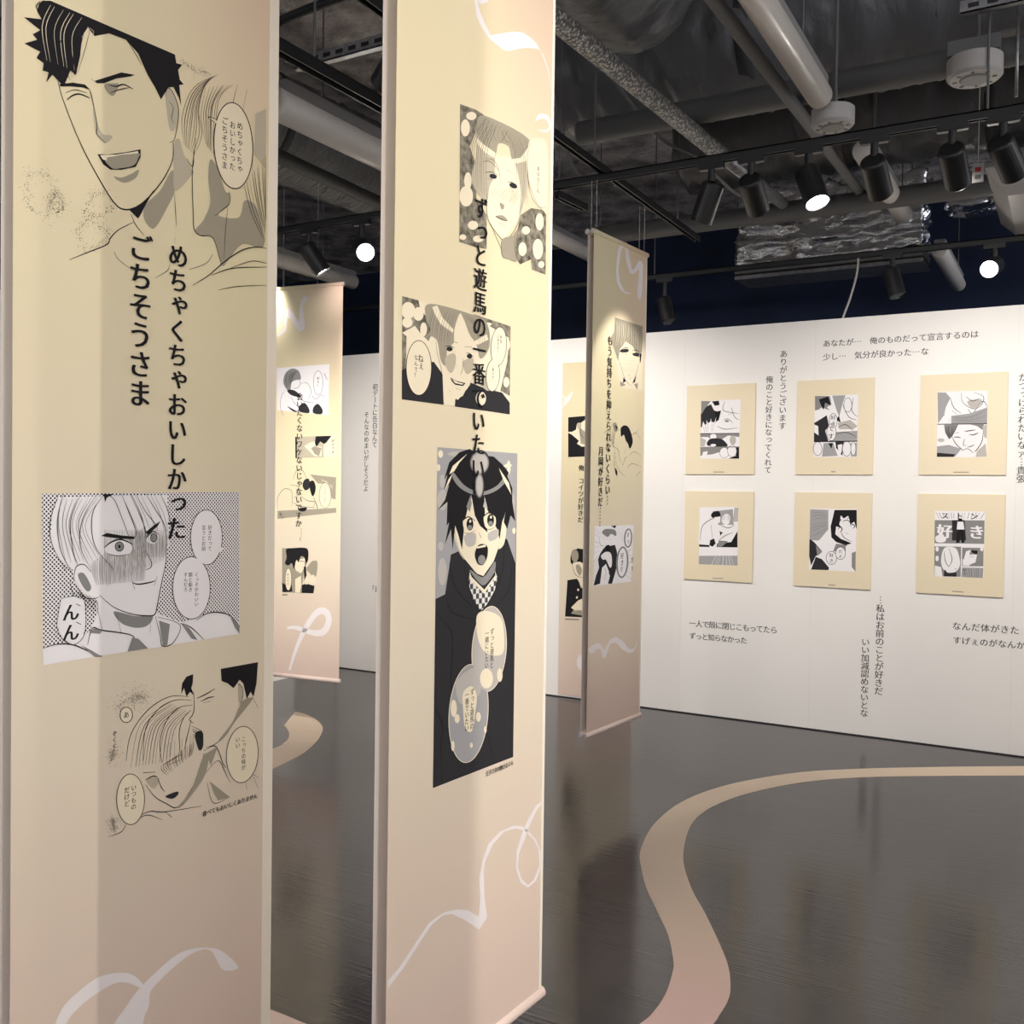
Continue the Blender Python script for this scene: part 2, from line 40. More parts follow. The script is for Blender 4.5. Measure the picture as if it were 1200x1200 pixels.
 'b2_grinning': [["F","C",0,233,15607,3982,15602,3996,13661,268,13665],["F","n",0,233,15607,722,15611,778,15457,995,15326,1163,15052,1058,14870,787,14997,627,15105,245,14919],["F","C",1,621,15398,615,15355,595,15312,563,15273,520,15241,471,15217,418,15203,365,15200,316,15209,273,15227,241,15256,220,15291,212,15331,218,15374,238,15416,269,15454,311,15487,359,15511,412,15526,465,15529,515,15521,558,15503,592,15475,614,15439],["F","C",1,886,15375,881,15340,866,15306,841,15275,809,15249,771,15230,730,15219,689,15217,651,15224,618,15240,593,15263,577,15292,571,15325,575,15359,590,15393,615,15424,647,15450,684,15469,725,15481,766,15483,804,15476,838,15461,863,15438,880,15409],["F","C",1,999,15094,996,15060,986,15026,969,14996,948,14972,922,14955,894,14947,867,14947,841,14957,818,14974,801,14999,790,15029,786,15063,789,15097,799,15131,815,15160,836,15185,862,15202,889,15210,917,15210,943,15201,966,15183,983,15158,995,15128],["F","C",1,548,15158,543,15132,528,15106,504,15082,472,15062,435,15047,395,15038,356,15035,319,15039,287,15050,263,15066,247,15087,242,15111,246,15137,261,15162,285,15186,316,15206,352,15222,392,15231,432,15234,469,15230,501,15220,526,15204,542,15183],["F","n",0,245,14919,373,14873,359,14256,258,14212],["F","D",0,248,14211,537,14342,1229,14490,1512,14286,1565,13670,258,13665],["F","D",0,1925,13794,2219,13907,2455,14212,3084,14131,3677,14114,3990,13917,3996,13661,1940,13666],["F","n",0,2545,15642,3982,15602,3986,14067,3609,14144,3864,14806,3920,15338,3052,15506],["F","C",1,3862,14881,3859,14841,3846,14804,3825,14770,3798,14743,3765,14724,3730,14715,3695,14716,3662,14727,3634,14747,3612,14776,3598,14810,3592,14847,3596,14886,3608,14923,3629,14957,3656,14984,3688,15003,3723,15012,3758,15012,3791,15001,3820,14981,3842,14953,3857,14919],["F","C",1,3965,14366,3961,14337,3949,14308,3930,14283,3905,14263,3876,14249,3844,14242,3812,14242,3783,14251,3757,14266,3737,14287,3724,14313,3719,14341,3723,14371,3734,14399,3753,14424,3778,14444,3807,14459,3839,14466,3870,14465,3900,14457,3926,14442,3947,14421,3960,14395],["F","C",1,3245,15535,3239,15525,3219,15513,3189,15501,3149,15489,3102,15479,3053,15470,3003,15464,2957,15460,2917,15460,2887,15463,2868,15469,2861,15477,2867,15487,2886,15499,2916,15511,2955,15523,3001,15533,3051,15542,3101,15548,3147,15552,3188,15552,3219,15549,3238,15544],["F","C",1,3972,15195,3969,15165,3962,15137,3949,15112,3933,15092,3913,15078,3892,15072,3871,15073,3851,15081,3833,15097,3820,15118,3811,15144,3807,15173,3809,15202,3817,15230,3829,15255,3846,15275,3865,15289,3886,15296,3908,15295,3928,15286,3945,15271,3959,15249,3968,15223],["F","l",0,2701,14237,3077,14421,3476,14132,3085,14095],["F","C",0,1275,14967,2680,15164,2695,14523,2456,14141,2043,13804,1747,13967,1513,14252,1397,14442],["F","g",1,1070,15605,2546,15624,3051,15542,3189,15162,3066,14892,2815,14752,2683,15022,2433,15200,2184,15514,2064,15565,1895,15227,1872,14947,1672,14817,1622,14469,1451,14550,1332,14907,1110,14977,949,14921,1107,15110,968,15289],["F","C",0,1153,15552,1317,15613,1490,15404,1866,15222,1838,15149,1436,15261,1238,15432],["F","C",0,2064,15558,2245,15453,2370,15261,2498,14997,2441,14812,2198,14886,1901,14916,1895,15227],["F","C",0,2498,15032,2805,15181,3057,15289,3124,15190,2746,15030],["H","K",7,10,3,1153,15552,1050,15268,1002,14962,1947,15546,1779,15209,1728,14893],["H","K",8,8,3,2303,15568,2676,15342,2811,14895,2987,15532,3121,15298,3064,14964],["S","K",14,1287,14901,1336,14672,1453,14432,1513,14252,1747,13967,2031,13803,2308,13985,2575,14331],["F","l",1,1591,14602,1847,14737,1966,14648,1855,14358,1681,14373],["F","l",1,2204,14607,2566,14721,2541,14470,2329,14375],["H","g",9,8,2,1561,14700,1624,14400,1904,14813,1970,14440],["S","K",17,1586,14840,1786,14873,1903,14847],["F","D",1,1845,14823,1842,14810,1832,14797,1815,14785,1794,14774,1769,14766,1742,14761,1716,14759,1691,14761,1669,14766,1653,14773,1642,14784,1638,14796,1642,14808,1652,14821,1668,14833,1689,14844,1714,14852,1740,14857,1767,14859,1792,14857,1814,14853,1831,14845,1841,14835],["S","K",18,2320,14804,2472,14798,2578,14741],["F","D",1,2523,14739,2513,14727,2497,14717,2477,14709,2454,14703,2429,14700,2404,14701,2382,14704,2362,14711,2347,14720,2338,14731,2335,14743,2339,14755,2349,14767,2364,14777,2384,14785,2407,14791,2432,14794,2457,14794,2480,14790,2499,14784,2514,14774,2523,14764,2526,14752],["S","K",17,1842,14977,2018,14967],["S","K",14,2257,14922,2499,14954],["S","K",12,2202,14677,2195,14466,2120,14324],["F","K",0,1771,14238,1975,14191,2303,14179,2215,14110,1948,14108,1830,14165],["F","C",0,1829,14210,2035,14169,2243,14162,2184,14135,1947,14143],["S","K",10,1967,14040,2127,14021],["F","C",0,1513,14252,1747,13967,1954,13831,1939,13673,1565,13670],["S","K",10,1513,14252,1565,13677],["S","K",10,1954,13813,1940,13666],["F","K",1,1160,14361,1149,14219,1110,14084,1047,13966,964,13872,866,13809,762,13781,659,13790,562,13834,479,13910,415,14013,374,14135,358,14269,369,14406,406,14537,465,14654,545,14748,639,14814,742,14846,847,14842,946,14802,1032,14728,1100,14625,1144,14500],["F","C",1,1139,14359,1128,14220,1091,14089,1031,13974,953,13882,861,13821,762,13795,664,13803,572,13846,494,13921,433,14021,394,14141,379,14271,389,14405,423,14533,480,14646,556,14738,645,14802,742,14833,841,14829,935,14789,1017,14717,1081,14616,1123,14494],["V","K","ねぇ",807,14505,158,174,4],["V","K","なんで？",664,14504,114,114,4],["F","K",1,3828,15126,3806,15012,3764,14905,3704,14811,3632,14737,3552,14688,3470,14667,3391,14676,3321,14712,3264,14775,3225,14859,3204,14958,3205,15067,3226,15178,3267,15283,3324,15377,3395,15451,3474,15502,3556,15526,3636,15520,3707,15485,3766,15424,3807,15339,3829,15237],["F","C",1,3808,15124,3787,15014,3747,14909,3691,14818,3623,14746,3548,14699,3471,14679,3397,14687,3332,14723,3279,14784,3242,14866,3223,14963,3224,15069,3245,15177,3283,15280,3337,15370,3404,15443,3478,15492,3555,15515,3629,15509,3696,15475,3751,15414,3789,15331,3809,15232],["F","K",1,3574,14467,3559,14374,3525,14287,3477,14211,3417,14151,3350,14112,3280,14095,3211,14103,3150,14133,3099,14185,3062,14254,3042,14335,3039,14425,3054,14515,3086,14601,3133,14677,3191,14737,3258,14778,3328,14796,3397,14791,3460,14761,3512,14710,3550,14641,3571,14558],["F","C",1,3554,14465,3540,14376,3509,14291,3464,14218,3408,14160,3345,14122,3280,14106,3217,14114,3160,14143,3113,14193,3079,14260,3060,14340,3058,14426,3072,14514,3102,14597,3146,14670,3200,14728,3262,14768,3327,14785,3391,14779,3449,14751,3497,14701,3532,14634,3552,14553],["F","C",1,3801,15123,3780,15015,3741,14912,3686,14823,3620,14752,3547,14706,3472,14686,3400,14694,3336,14730,3284,14789,3248,14870,3230,14965,3231,15070,3251,15176,3288,15277,3341,15366,3406,15437,3479,15485,3554,15507,3627,15501,3692,15468,3746,15408,3783,15327,3802,15230],["V","K","本当",3594,15311,93,88,4],["V","K","に好きか？",3488,15307,83,79,4],["V","K","一番なの？",3305,14647,76,72,4],["F","C",1,3050,13928,3044,13888,3026,13849,2996,13815,2957,13788,2912,13769,2863,13760,2814,13761,2768,13772,2729,13793,2698,13821,2679,13856,2671,13894,2677,13934,2695,13972,2724,14005,2762,14033,2807,14052,2856,14062,2905,14061,2951,14051,2991,14030,3023,14002,3043,13967]],
 'b2_shouting': [["F","K",0,1385,12813,4333,12810,4330,5963,1371,5986],["F","M",0,1385,12813,4333,12810,4311,10344,3962,10893,3687,10977,2288,10735,1875,10647,1718,9858,1379,9782],["F","L",1,1743,10307,1739,10235,1726,10169,1703,10113,1673,10071,1638,10046,1599,10040,1561,10052,1525,10082,1493,10128,1469,10186,1453,10253,1446,10325,1450,10395,1463,10460,1485,10516,1515,10558,1550,10584,1588,10591,1627,10580,1663,10551,1695,10505,1720,10447,1736,10379],["F","C",1,1568,12685,1566,12666,1558,12647,1546,12631,1530,12618,1511,12610,1490,12607,1470,12609,1451,12615,1434,12627,1421,12642,1413,12659,1410,12679,1412,12698,1420,12716,1432,12732,1448,12745,1467,12753,1487,12757,1508,12755,1527,12749,1544,12737,1556,12722,1565,12704],["F","C",1,1483,12409,1481,12391,1476,12374,1468,12360,1456,12349,1443,12342,1428,12339,1414,12341,1400,12347,1388,12358,1379,12372,1373,12388,1371,12405,1372,12423,1378,12440,1386,12454,1398,12465,1411,12472,1425,12475,1440,12473,1454,12467,1466,12456,1475,12443,1481,12426],["F","L",1,1736,11760,1731,11706,1715,11657,1688,11614,1653,11581,1612,11561,1568,11554,1524,11561,1483,11582,1447,11615,1420,11657,1402,11707,1395,11760,1400,11812,1416,11862,1441,11904,1476,11937,1516,11958,1560,11966,1604,11959,1646,11939,1682,11906,1710,11864,1729,11814],["F","C",1,4060,12484,4059,12445,4053,12408,4043,12377,4029,12352,4013,12337,3995,12331,3977,12336,3960,12350,3945,12374,3933,12405,3925,12441,3922,12480,3924,12519,3930,12556,3940,12587,3953,12612,3970,12627,3987,12633,4005,12629,4022,12614,4037,12591,4049,12560,4057,12523],["F","C",1,4307,11074,4305,11056,4298,11040,4287,11026,4273,11015,4256,11009,4238,11007,4219,11010,4202,11017,4187,11028,4176,11043,4168,11060,4166,11077,4168,11095,4174,11112,4185,11126,4199,11136,4216,11143,4234,11145,4252,11142,4270,11135,4285,11123,4296,11109,4304,11092],["F","L",1,1617,10831,1615,10808,1606,10787,1592,10769,1573,10755,1552,10747,1528,10745,1505,10749,1483,10759,1464,10774,1449,10793,1440,10815,1436,10838,1439,10861,1447,10882,1461,10900,1480,10913,1501,10922,1525,10924,1548,10920,1570,10910,1589,10895,1604,10876,1614,10854],["F","L",1,2798,12736,2779,12720,2723,12704,2634,12688,2519,12675,2387,12664,2246,12657,2107,12653,1979,12654,1870,12658,1786,12666,1734,12678,1716,12691,1734,12706,1785,12722,1868,12737,1977,12750,2105,12761,2244,12769,2384,12773,2517,12773,2632,12769,2722,12761,2778,12750],["F","L",1,4249,11687,4247,11628,4238,11573,4224,11525,4204,11489,4181,11466,4156,11459,4130,11467,4106,11490,4085,11526,4068,11574,4057,11629,4053,11688,4054,11747,4063,11802,4077,11849,4096,11885,4119,11908,4144,11916,4170,11908,4194,11886,4216,11849,4232,11802,4244,11747],["F","L",1,1648,12138,1645,12103,1637,12069,1623,12041,1604,12019,1583,12005,1559,12000,1536,12004,1514,12018,1494,12039,1480,12067,1470,12100,1466,12135,1468,12171,1477,12204,1490,12232,1509,12254,1530,12269,1554,12274,1577,12270,1599,12256,1619,12235,1634,12207,1644,12174],["F","C",0,3751,12513,3920,12574,3952,12651,4003,12566,4129,12543,4005,12483,3980,12368,3922,12473],["F","D",0,1876,10612,2288,10735,3687,10939,4034,10777,4313,10267,4330,5963,1382,5993,1379,9782,1689,9843],["F","C",0,1997,11795,3802,11801,3822,10973,3593,10681,3432,10428,3048,10137,2792,10207,2384,10517,2166,10810,1981,11167],["F","C",1,1984,11027,2071,11094,2286,10806,2384,10517,2169,10669],["F","C",1,3619,10979,3815,11274,3922,11121,3827,10784,3592,10700],["F","K",0,1410,11555,1650,11760,1787,12072,1617,11966,1725,12278,1613,12172,1778,12521,2125,12743,2485,12829,2735,12733,3053,12710,3378,12704,3716,12549,3994,12369,3927,12292,4142,12030,4149,11726,4287,11285,4087,11422,3956,11120,3815,11274,3878,11499,3747,11275,3655,10903,3549,11130,3412,11281,3144,11579,3040,11871,3082,11433,3188,11065,2896,11218,2702,11438,2568,11869,2451,11619,2336,11300,2258,10736,2132,11023,2009,11236,1931,10749,1864,11169,1668,10864,1803,11310,1718,11242,1736,11726],["F","G",1,1927,12324,2258,12096,2628,11969,3070,11952,3526,12079,3791,12251,3895,12186,3528,11978,3072,11872,2630,11876,2170,12007,1900,12212],["F","C",0,1783,12279,1895,12455,2396,12719,2129,12533,1956,12353],["F","C",0,1617,11932,1756,12175,1898,12299,1786,12106],["F","C",0,3583,12470,4000,12142,4110,11878,3793,12176],["F","G",0,2390,11619,2537,11868,2585,11690,2515,11511],["F","L",0,3001,11616,3074,11799,3176,11579],["F","C",1,2281,11330,2468,11405,2698,11315,2690,11121,2475,11077,2334,11130],["S","K",25,2269,11330,2468,11412,2711,11322],["S","K",11,2298,11088,2506,11062,2716,11114],["F","K",1,2650,11252,2647,11218,2635,11187,2616,11161,2591,11141,2561,11129,2529,11125,2497,11130,2467,11144,2442,11165,2422,11192,2409,11223,2404,11256,2407,11289,2419,11320,2438,11346,2463,11366,2492,11379,2524,11383,2556,11378,2586,11365,2612,11344,2632,11317,2645,11285],["F","C",1,2574,11318,2573,11309,2570,11302,2564,11295,2556,11290,2548,11287,2538,11286,2528,11287,2519,11291,2512,11296,2506,11303,2502,11310,2500,11319,2501,11327,2505,11335,2511,11341,2518,11346,2527,11349,2537,11350,2546,11349,2555,11346,2563,11341,2569,11334,2573,11326],["F","G",1,2608,11188,2606,11175,2598,11163,2585,11153,2569,11145,2550,11141,2529,11140,2508,11142,2489,11147,2472,11156,2459,11166,2451,11178,2448,11191,2450,11204,2458,11216,2471,11226,2487,11234,2506,11238,2527,11240,2547,11238,2567,11232,2584,11224,2597,11213,2605,11201],["F","C",1,3032,11405,3230,11483,3476,11392,3467,11191,3238,11145,3088,11199],["S","K",26,3019,11405,3230,11490,3489,11399],["S","K",11,3050,11156,3271,11129,3494,11183],["F","K",1,3424,11326,3421,11291,3408,11259,3388,11232,3361,11211,3330,11199,3296,11195,3262,11200,3230,11214,3203,11236,3181,11263,3168,11295,3162,11330,3166,11364,3178,11396,3198,11423,3225,11443,3256,11456,3289,11460,3323,11456,3355,11442,3383,11420,3405,11393,3419,11360],["F","C",1,3343,11393,3342,11385,3339,11377,3332,11370,3324,11365,3315,11362,3305,11361,3295,11362,3285,11365,3277,11371,3270,11378,3266,11386,3265,11394,3266,11403,3270,11411,3276,11418,3284,11423,3293,11426,3303,11427,3314,11426,3323,11422,3331,11417,3338,11410,3342,11402],["F","G",1,3380,11260,3377,11246,3369,11234,3355,11224,3338,11216,3317,11211,3295,11210,3273,11212,3253,11217,3235,11226,3221,11237,3212,11250,3209,11263,3212,11276,3220,11288,3233,11299,3251,11307,3271,11312,3293,11313,3315,11311,3336,11305,3354,11297,3367,11286,3376,11273],["H","G",11,9,2,2342,11016,2407,10837,2649,11043,2747,10824],["F","L",1,2330,11017,2723,11059,2716,10825,2438,10800],["F","L",1,3208,11046,3582,11129,3566,10943,3257,10879],["S","K",11,2848,11074,2913,11000,2953,10944],["F","K",1,2720,10645,2842,10802,3064,10820,3196,10734,3181,10533,3043,10382,2864,10392,2754,10499],["F","G",1,3117,10481,3113,10454,3100,10430,3078,10410,3049,10395,3015,10387,2978,10386,2942,10391,2908,10403,2879,10421,2856,10443,2842,10468,2836,10495,2840,10521,2854,10545,2875,10565,2904,10579,2937,10588,2974,10590,3010,10585,3045,10573,3074,10555,3097,10533,3112,10508],["F","C",0,2780,10769,3097,10811,3130,10762,2812,10735],["S","K",14,1994,11097,2138,10741,2384,10499,2792,10207,3048,10133,3432,10428,3625,10755],["F","G",1,2572,10293,3049,10118,3466,10426,3471,10203,3117,9949,2892,10001,2605,10219],["F","C",0,2542,10259,2607,10147,3087,9841,3506,10126,3470,10240,3574,10085,3109,9729,2515,10081],["F","Q",0,2527,10116,3089,9749,3539,10124,3576,10010,3481,9793,3192,9520,2969,9386,2679,9674,2531,9937],["S","K",16,1820,10476,2066,9936,2811,9409],["S","K",16,2354,10483,2423,10087,2938,9360],["S","K",17,3827,10784,3774,10185,3193,9446],["S","K",17,4180,10504,4058,9787,3456,9422],["S","K",16,1718,9823,1958,9454,2815,9227],["S","K",16,1384,9509,1848,9150,1972,8786,1930,8020,2123,7282,1833,7056,1422,7618],["S","K",16,1423,7584,1658,7160,1609,6753,1652,6048],["S","K",17,3257,6738,3396,6374,3505,5976],["F","C",1,3987,8427,3937,8187,3844,7972,3713,7799,3556,7679,3383,7620,3206,7624,3038,7689,2890,7811,2771,7981,2688,8186,2646,8413,2648,8649,2693,8878,2778,9085,2899,9258,3049,9384,3217,9454,3393,9463,3565,9409,3721,9294,3850,9125,3941,8913,3988,8675],["F","L",1,3959,8431,3911,8195,3821,7984,3695,7814,3544,7695,3377,7635,3208,7638,3047,7702,2904,7821,2790,7987,2711,8189,2671,8413,2673,8645,2716,8870,2799,9075,2916,9245,3060,9369,3222,9439,3392,9448,3557,9395,3707,9282,3830,9117,3917,8910,3961,8675],["F","C",1,3298,7108,3245,6842,3143,6606,3003,6420,2833,6294,2647,6238,2457,6252,2278,6335,2120,6480,1993,6676,1904,6910,1860,7166,1862,7429,1910,7682,2002,7909,2132,8096,2292,8229,2473,8300,2662,8301,2847,8232,3014,8095,3152,7899,3250,7657,3300,7387],["F","M",1,3272,7114,3220,6851,3122,6619,2985,6435,2821,6310,2642,6253,2459,6266,2285,6347,2133,6489,2010,6681,1925,6911,1883,7164,1886,7424,1933,7673,2022,7898,2148,8083,2303,8215,2478,8285,2660,8287,2839,8219,3000,8085,3133,7892,3227,7655,3275,7389],["F","L",1,3945,8433,3898,8201,3810,7994,3687,7826,3538,7709,3375,7650,3209,7653,3051,7715,2912,7832,2800,7996,2722,8194,2683,8414,2685,8643,2728,8865,2809,9066,2924,9233,3065,9356,3224,9425,3390,9434,3552,9382,3699,9271,3819,9108,3904,8904,3947,8673],["F","C",1,2813,9300,3195,9373,3731,9172,3876,8778,3818,8369,3217,8448,2888,8782],["F","C",1,3460,7875,3453,7820,3429,7771,3390,7733,3339,7707,3279,7695,3215,7698,3150,7715,3091,7746,3039,7788,2999,7839,2974,7894,2964,7950,2971,8004,2994,8052,3032,8090,3082,8117,3141,8130,3205,8128,3269,8111,3330,8081,3383,8039,3424,7988,3450,7932],["F","C",1,3837,7893,3834,7854,3824,7819,3807,7791,3785,7770,3759,7759,3731,7758,3703,7768,3676,7787,3653,7814,3635,7848,3624,7886,3619,7926,3622,7964,3632,7999,3648,8028,3670,8049,3696,8060,3724,8061,3752,8052,3779,8033,3802,8005,3820,7971,3832,7933],["F","L",1,2108,7992,2588,8206,2904,8087,2978,7637,2602,7554,2237,7546],["F","C",1,2244,7224,2241,7201,2232,7180,2218,7163,2200,7152,2179,7147,2155,7148,2132,7156,2110,7169,2091,7188,2077,7209,2067,7233,2064,7258,2066,7281,2075,7302,2089,7318,2107,7329,2128,7335,2151,7334,2175,7326,2197,7313,2216,7295,2230,7273,2240,7249],["F","C",1,2137,7457,2134,7411,2124,7370,2108,7337,2086,7313,2061,7300,2033,7299,2006,7310,1980,7332,1957,7364,1939,7404,1928,7448,1923,7495,1926,7540,1936,7580,1952,7614,1973,7638,1998,7651,2026,7653,2054,7642,2080,7620,2103,7588,2120,7548,2132,7503],["F","C",1,3015,7117,3013,7090,3004,7067,2991,7049,2972,7036,2951,7029,2928,7030,2905,7038,2883,7053,2864,7072,2850,7096,2840,7123,2836,7150,2839,7176,2847,7199,2861,7218,2879,7230,2900,7237,2923,7236,2946,7228,2968,7214,2987,7194,3002,7170,3012,7144],["F","C",1,2076,6690,2074,6662,2069,6638,2060,6618,2048,6604,2034,6596,2019,6596,2003,6603,1989,6616,1976,6636,1966,6660,1960,6687,1957,6715,1959,6742,1964,6766,1973,6786,1985,6800,1999,6808,2014,6808,2030,6802,2044,6788,2057,6769,2067,6745,2073,6718],["F","C",1,2730,6566,2729,6552,2723,6539,2715,6528,2703,6522,2690,6519,2675,6520,2660,6525,2647,6534,2635,6545,2626,6559,2620,6574,2618,6590,2619,6605,2624,6617,2633,6628,2645,6634,2658,6637,2672,6636,2687,6631,2701,6623,2713,6611,2722,6597,2728,6582],["F","C",1,3242,6796,3241,6777,3236,6761,3228,6747,3218,6737,3205,6732,3192,6732,3178,6738,3165,6747,3154,6761,3146,6778,3140,6797,3138,6817,3139,6836,3144,6853,3152,6866,3162,6876,3175,6881,3188,6881,3202,6876,3215,6866,3226,6852,3234,6835,3240,6816],["F","C",1,2353,7740,2658,7834,2852,7585,2797,7230,2740,6950,2618,6865,2430,7010,2361,7381],["V","K","ずっと遊馬と",3403,8907,146,153,4],["V","K","一緒にいたい",3206,8892,139,146,4],["V","K","ずっと遊馬の",2686,7710,145,152,4],["V","K","一番でいたい",2495,7680,141,148,4],["R","K","王子さまの抱きまくら",3284,5836,110,126,2],["F","D",1,3237,12563,3225,12490,3187,12422,3124,12363,3043,12317,2948,12287,2846,12275,2745,12282,2651,12307,2571,12349,2509,12403,2469,12467,2455,12537,2466,12607,2503,12674,2562,12732,2641,12779,2733,12810,2834,12824,2935,12819,3031,12795,3115,12755,3180,12700,3222,12634],["F","D",1,3035,12072,3031,11996,3013,11926,2984,11865,2945,11819,2900,11790,2851,11780,2802,11790,2756,11818,2716,11864,2685,11923,2665,11992,2657,12067,2661,12141,2678,12210,2707,12271,2745,12317,2789,12347,2838,12358,2887,12349,2934,12322,2974,12276,3006,12217,3027,12147],["F","G",1,3185,12561,3175,12498,3141,12439,3087,12388,3016,12348,2934,12322,2845,12311,2757,12317,2675,12339,2605,12375,2551,12422,2517,12478,2504,12538,2514,12600,2546,12657,2598,12708,2666,12749,2747,12776,2834,12788,2923,12783,3007,12763,3079,12728,3136,12680,3172,12623],["F","G",1,2997,12071,2993,12005,2979,11944,2956,11891,2926,11850,2889,11825,2850,11816,2811,11825,2774,11850,2742,11889,2717,11941,2701,12002,2694,12067,2698,12132,2711,12193,2734,12246,2764,12286,2800,12312,2839,12322,2878,12314,2916,12290,2948,12250,2974,12198,2990,12137],["F","L",1,3140,12560,3131,12505,3102,12454,3055,12410,2993,12375,2921,12353,2845,12344,2768,12349,2697,12368,2635,12398,2588,12439,2558,12487,2547,12540,2556,12593,2584,12643,2629,12687,2689,12722,2759,12745,2835,12755,2912,12751,2985,12734,3048,12703,3097,12662,3128,12613],["F","L",1,2959,12071,2956,12014,2946,11962,2929,11916,2906,11882,2879,11860,2850,11852,2820,11859,2792,11881,2768,11915,2749,11960,2737,12012,2731,12068,2734,12123,2744,12176,2761,12221,2784,12256,2810,12278,2840,12286,2869,12279,2897,12258,2922,12224,2941,12179,2954,12127]],
 'b2_ribbon': [["F","R",0,40,2640,388,2761,943,3081,1303,3290,1756,3326,2229,3239,2640,3070,3050,2786,3102,3154,3048,3617,3169,3974,3380,4259,3824,4407,4382,4388,4771,4258,4971,4133,5383,3773,5632,3374,5611,3000,5410,2793,5057,2749,4726,2965,4523,3346,4541,3758,4727,4070,5015,4360,5361,4587,5691,4637,5693,4566,5415,4492,5118,4224,4878,3921,4640,3676,4599,3374,4753,3062,5056,2803,5306,2854,5556,3126,5493,3525,5281,3803,4872,4134,4480,4298,4008,4354,3559,4206,3258,3897,3220,3661,3258,3150,3374,2660,3074,2496,2561,2880,2070,3200,1757,3279,1379,3216,1016,3008,526,2705,42,2487],["F","R",0,2430,22149,2567,22207,2585,22058,2682,21905,2874,21736,3069,21608,3489,21821,3957,22045,4304,22164,4590,22184,4884,22165,5074,22065,4888,22032,4525,21911,4174,21757,3798,21557,3564,21485,3331,21504,3007,21521,2719,21638,2530,21806],["F","R",1,2582,22214,2986,22388,2926,22255,2708,22118,2615,22123],["F","R",0,4980,22068,5151,21998,5426,21729,5592,21335,5611,21342,5463,21763,5207,22019],["F","R",1,4895,20397,5076,20619,5455,20697,5616,20512,5389,20302,5011,20241,5387,20352,5507,20497,5304,20588,5042,20483]],
 'b3_eyes': [["F","C",0,2235,20915,5326,20918,5390,17474,2880,17443,2412,18716],["F","g",0,2235,20915,5303,20914,5280,19586,4932,19014,4577,19392,4228,19713,3448,19868,2815,19375,2623,18741,2291,19207,1752,19739,2153,20197],["H","C",30,6,3,2448,20847,2573,20258,2386,19522,3633,20874,3652,20309,3455,19663],["H","K",20,12,3,2341,20881,2258,20212,2400,19069,5211,20901,5235,20216,5165,18936],["H","K",16,8,3,3965,20872,4321,20248,4577,19392,5212,20848,5289,20329,5257,19583],["F","C",0,2824,19122,5039,19238,4677,18143,4077,17611,3521,17712,2956,18371],["F","D",1,2838,19327,3461,19484,3792,19449,3576,19318,2927,19237],["F","D",1,4240,19350,4917,19435,4866,19270,4357,19234],["S","K",31,2871,19331,3459,19551,3790,19501],["S","K",31,4179,19498,4684,19563,5030,19501],["S","K",20,2983,19167,3470,19202],["H","l",21,7,2,2829,18969,4699,19144,3175,18293,4386,18374],["S","K",26,2559,19089,2951,18524,3405,17906,4077,17611],["S","K",26,4989,19021,4615,18294,4186,17674],["F","K",0,3239,17992,3517,17815,3195,17679],["F","K",0,4674,18248,4517,17864,4238,17784],["S","K",26,3726,18147,4058,18156],["S","K",31,3896,18009,4063,18001],["F","g",0,2891,17751,3524,17609,2932,17474],["F","g",0,4408,17748,4859,17846,4815,17473],["F","K",0,5031,19449,5240,19422,5107,18929,5023,19025]],
 'b3_title': [["V","K","もう気持ちを抑えられないくらい…",1723,19668,537,537,1],["V","K","月岡が好きだ……",994,14070,505,505,1]],
 'b3_leaning': [["F","K",1,3056,15365,3485,15521,3929,15420,4277,15023,4380,14662,4078,14333,3847,14583,3622,14727,3393,15025,3126,14907,3043,15108],["F","g",1,2201,15514,2515,15586,2737,15294,2530,15129,2316,15217],["F","K",0,2413,15477,2680,15393,2580,15208],["H","K",18,7,3,2093,15608,1899,15192,2025,14493,2951,15307,2431,14920,2347,14255],["S","K",20,1189,14950,1591,15123,1902,15091],["S","K",21,4388,15082,5060,15385],["S","K",20,2133,14397,2772,14223,3002,13771,3338,13422],["S","K",26,3338,13422,3544,13791,3760,13903],["S","K",21,3426,14045,3636,14313],["S","K",18,4166,15017,4723,15206,5309,14868],["S","K",18,3981,13912,4531,14196,5339,14017],["S","K",18,3781,13280,4328,13558,5360,13431],["S","K",18,2451,14311,2372,13494,2600,12991],["S","K",18,2693,13402,3024,13104,3575,12859],["S","K",19,4804,12886,5140,13106,5369,13165],["H","K",20,9,2,2355,14001,2567,13985,2491,13090,2760,12995],["F","K",0,2484,13294,2756,13097,2733,12841,2547,12990]],
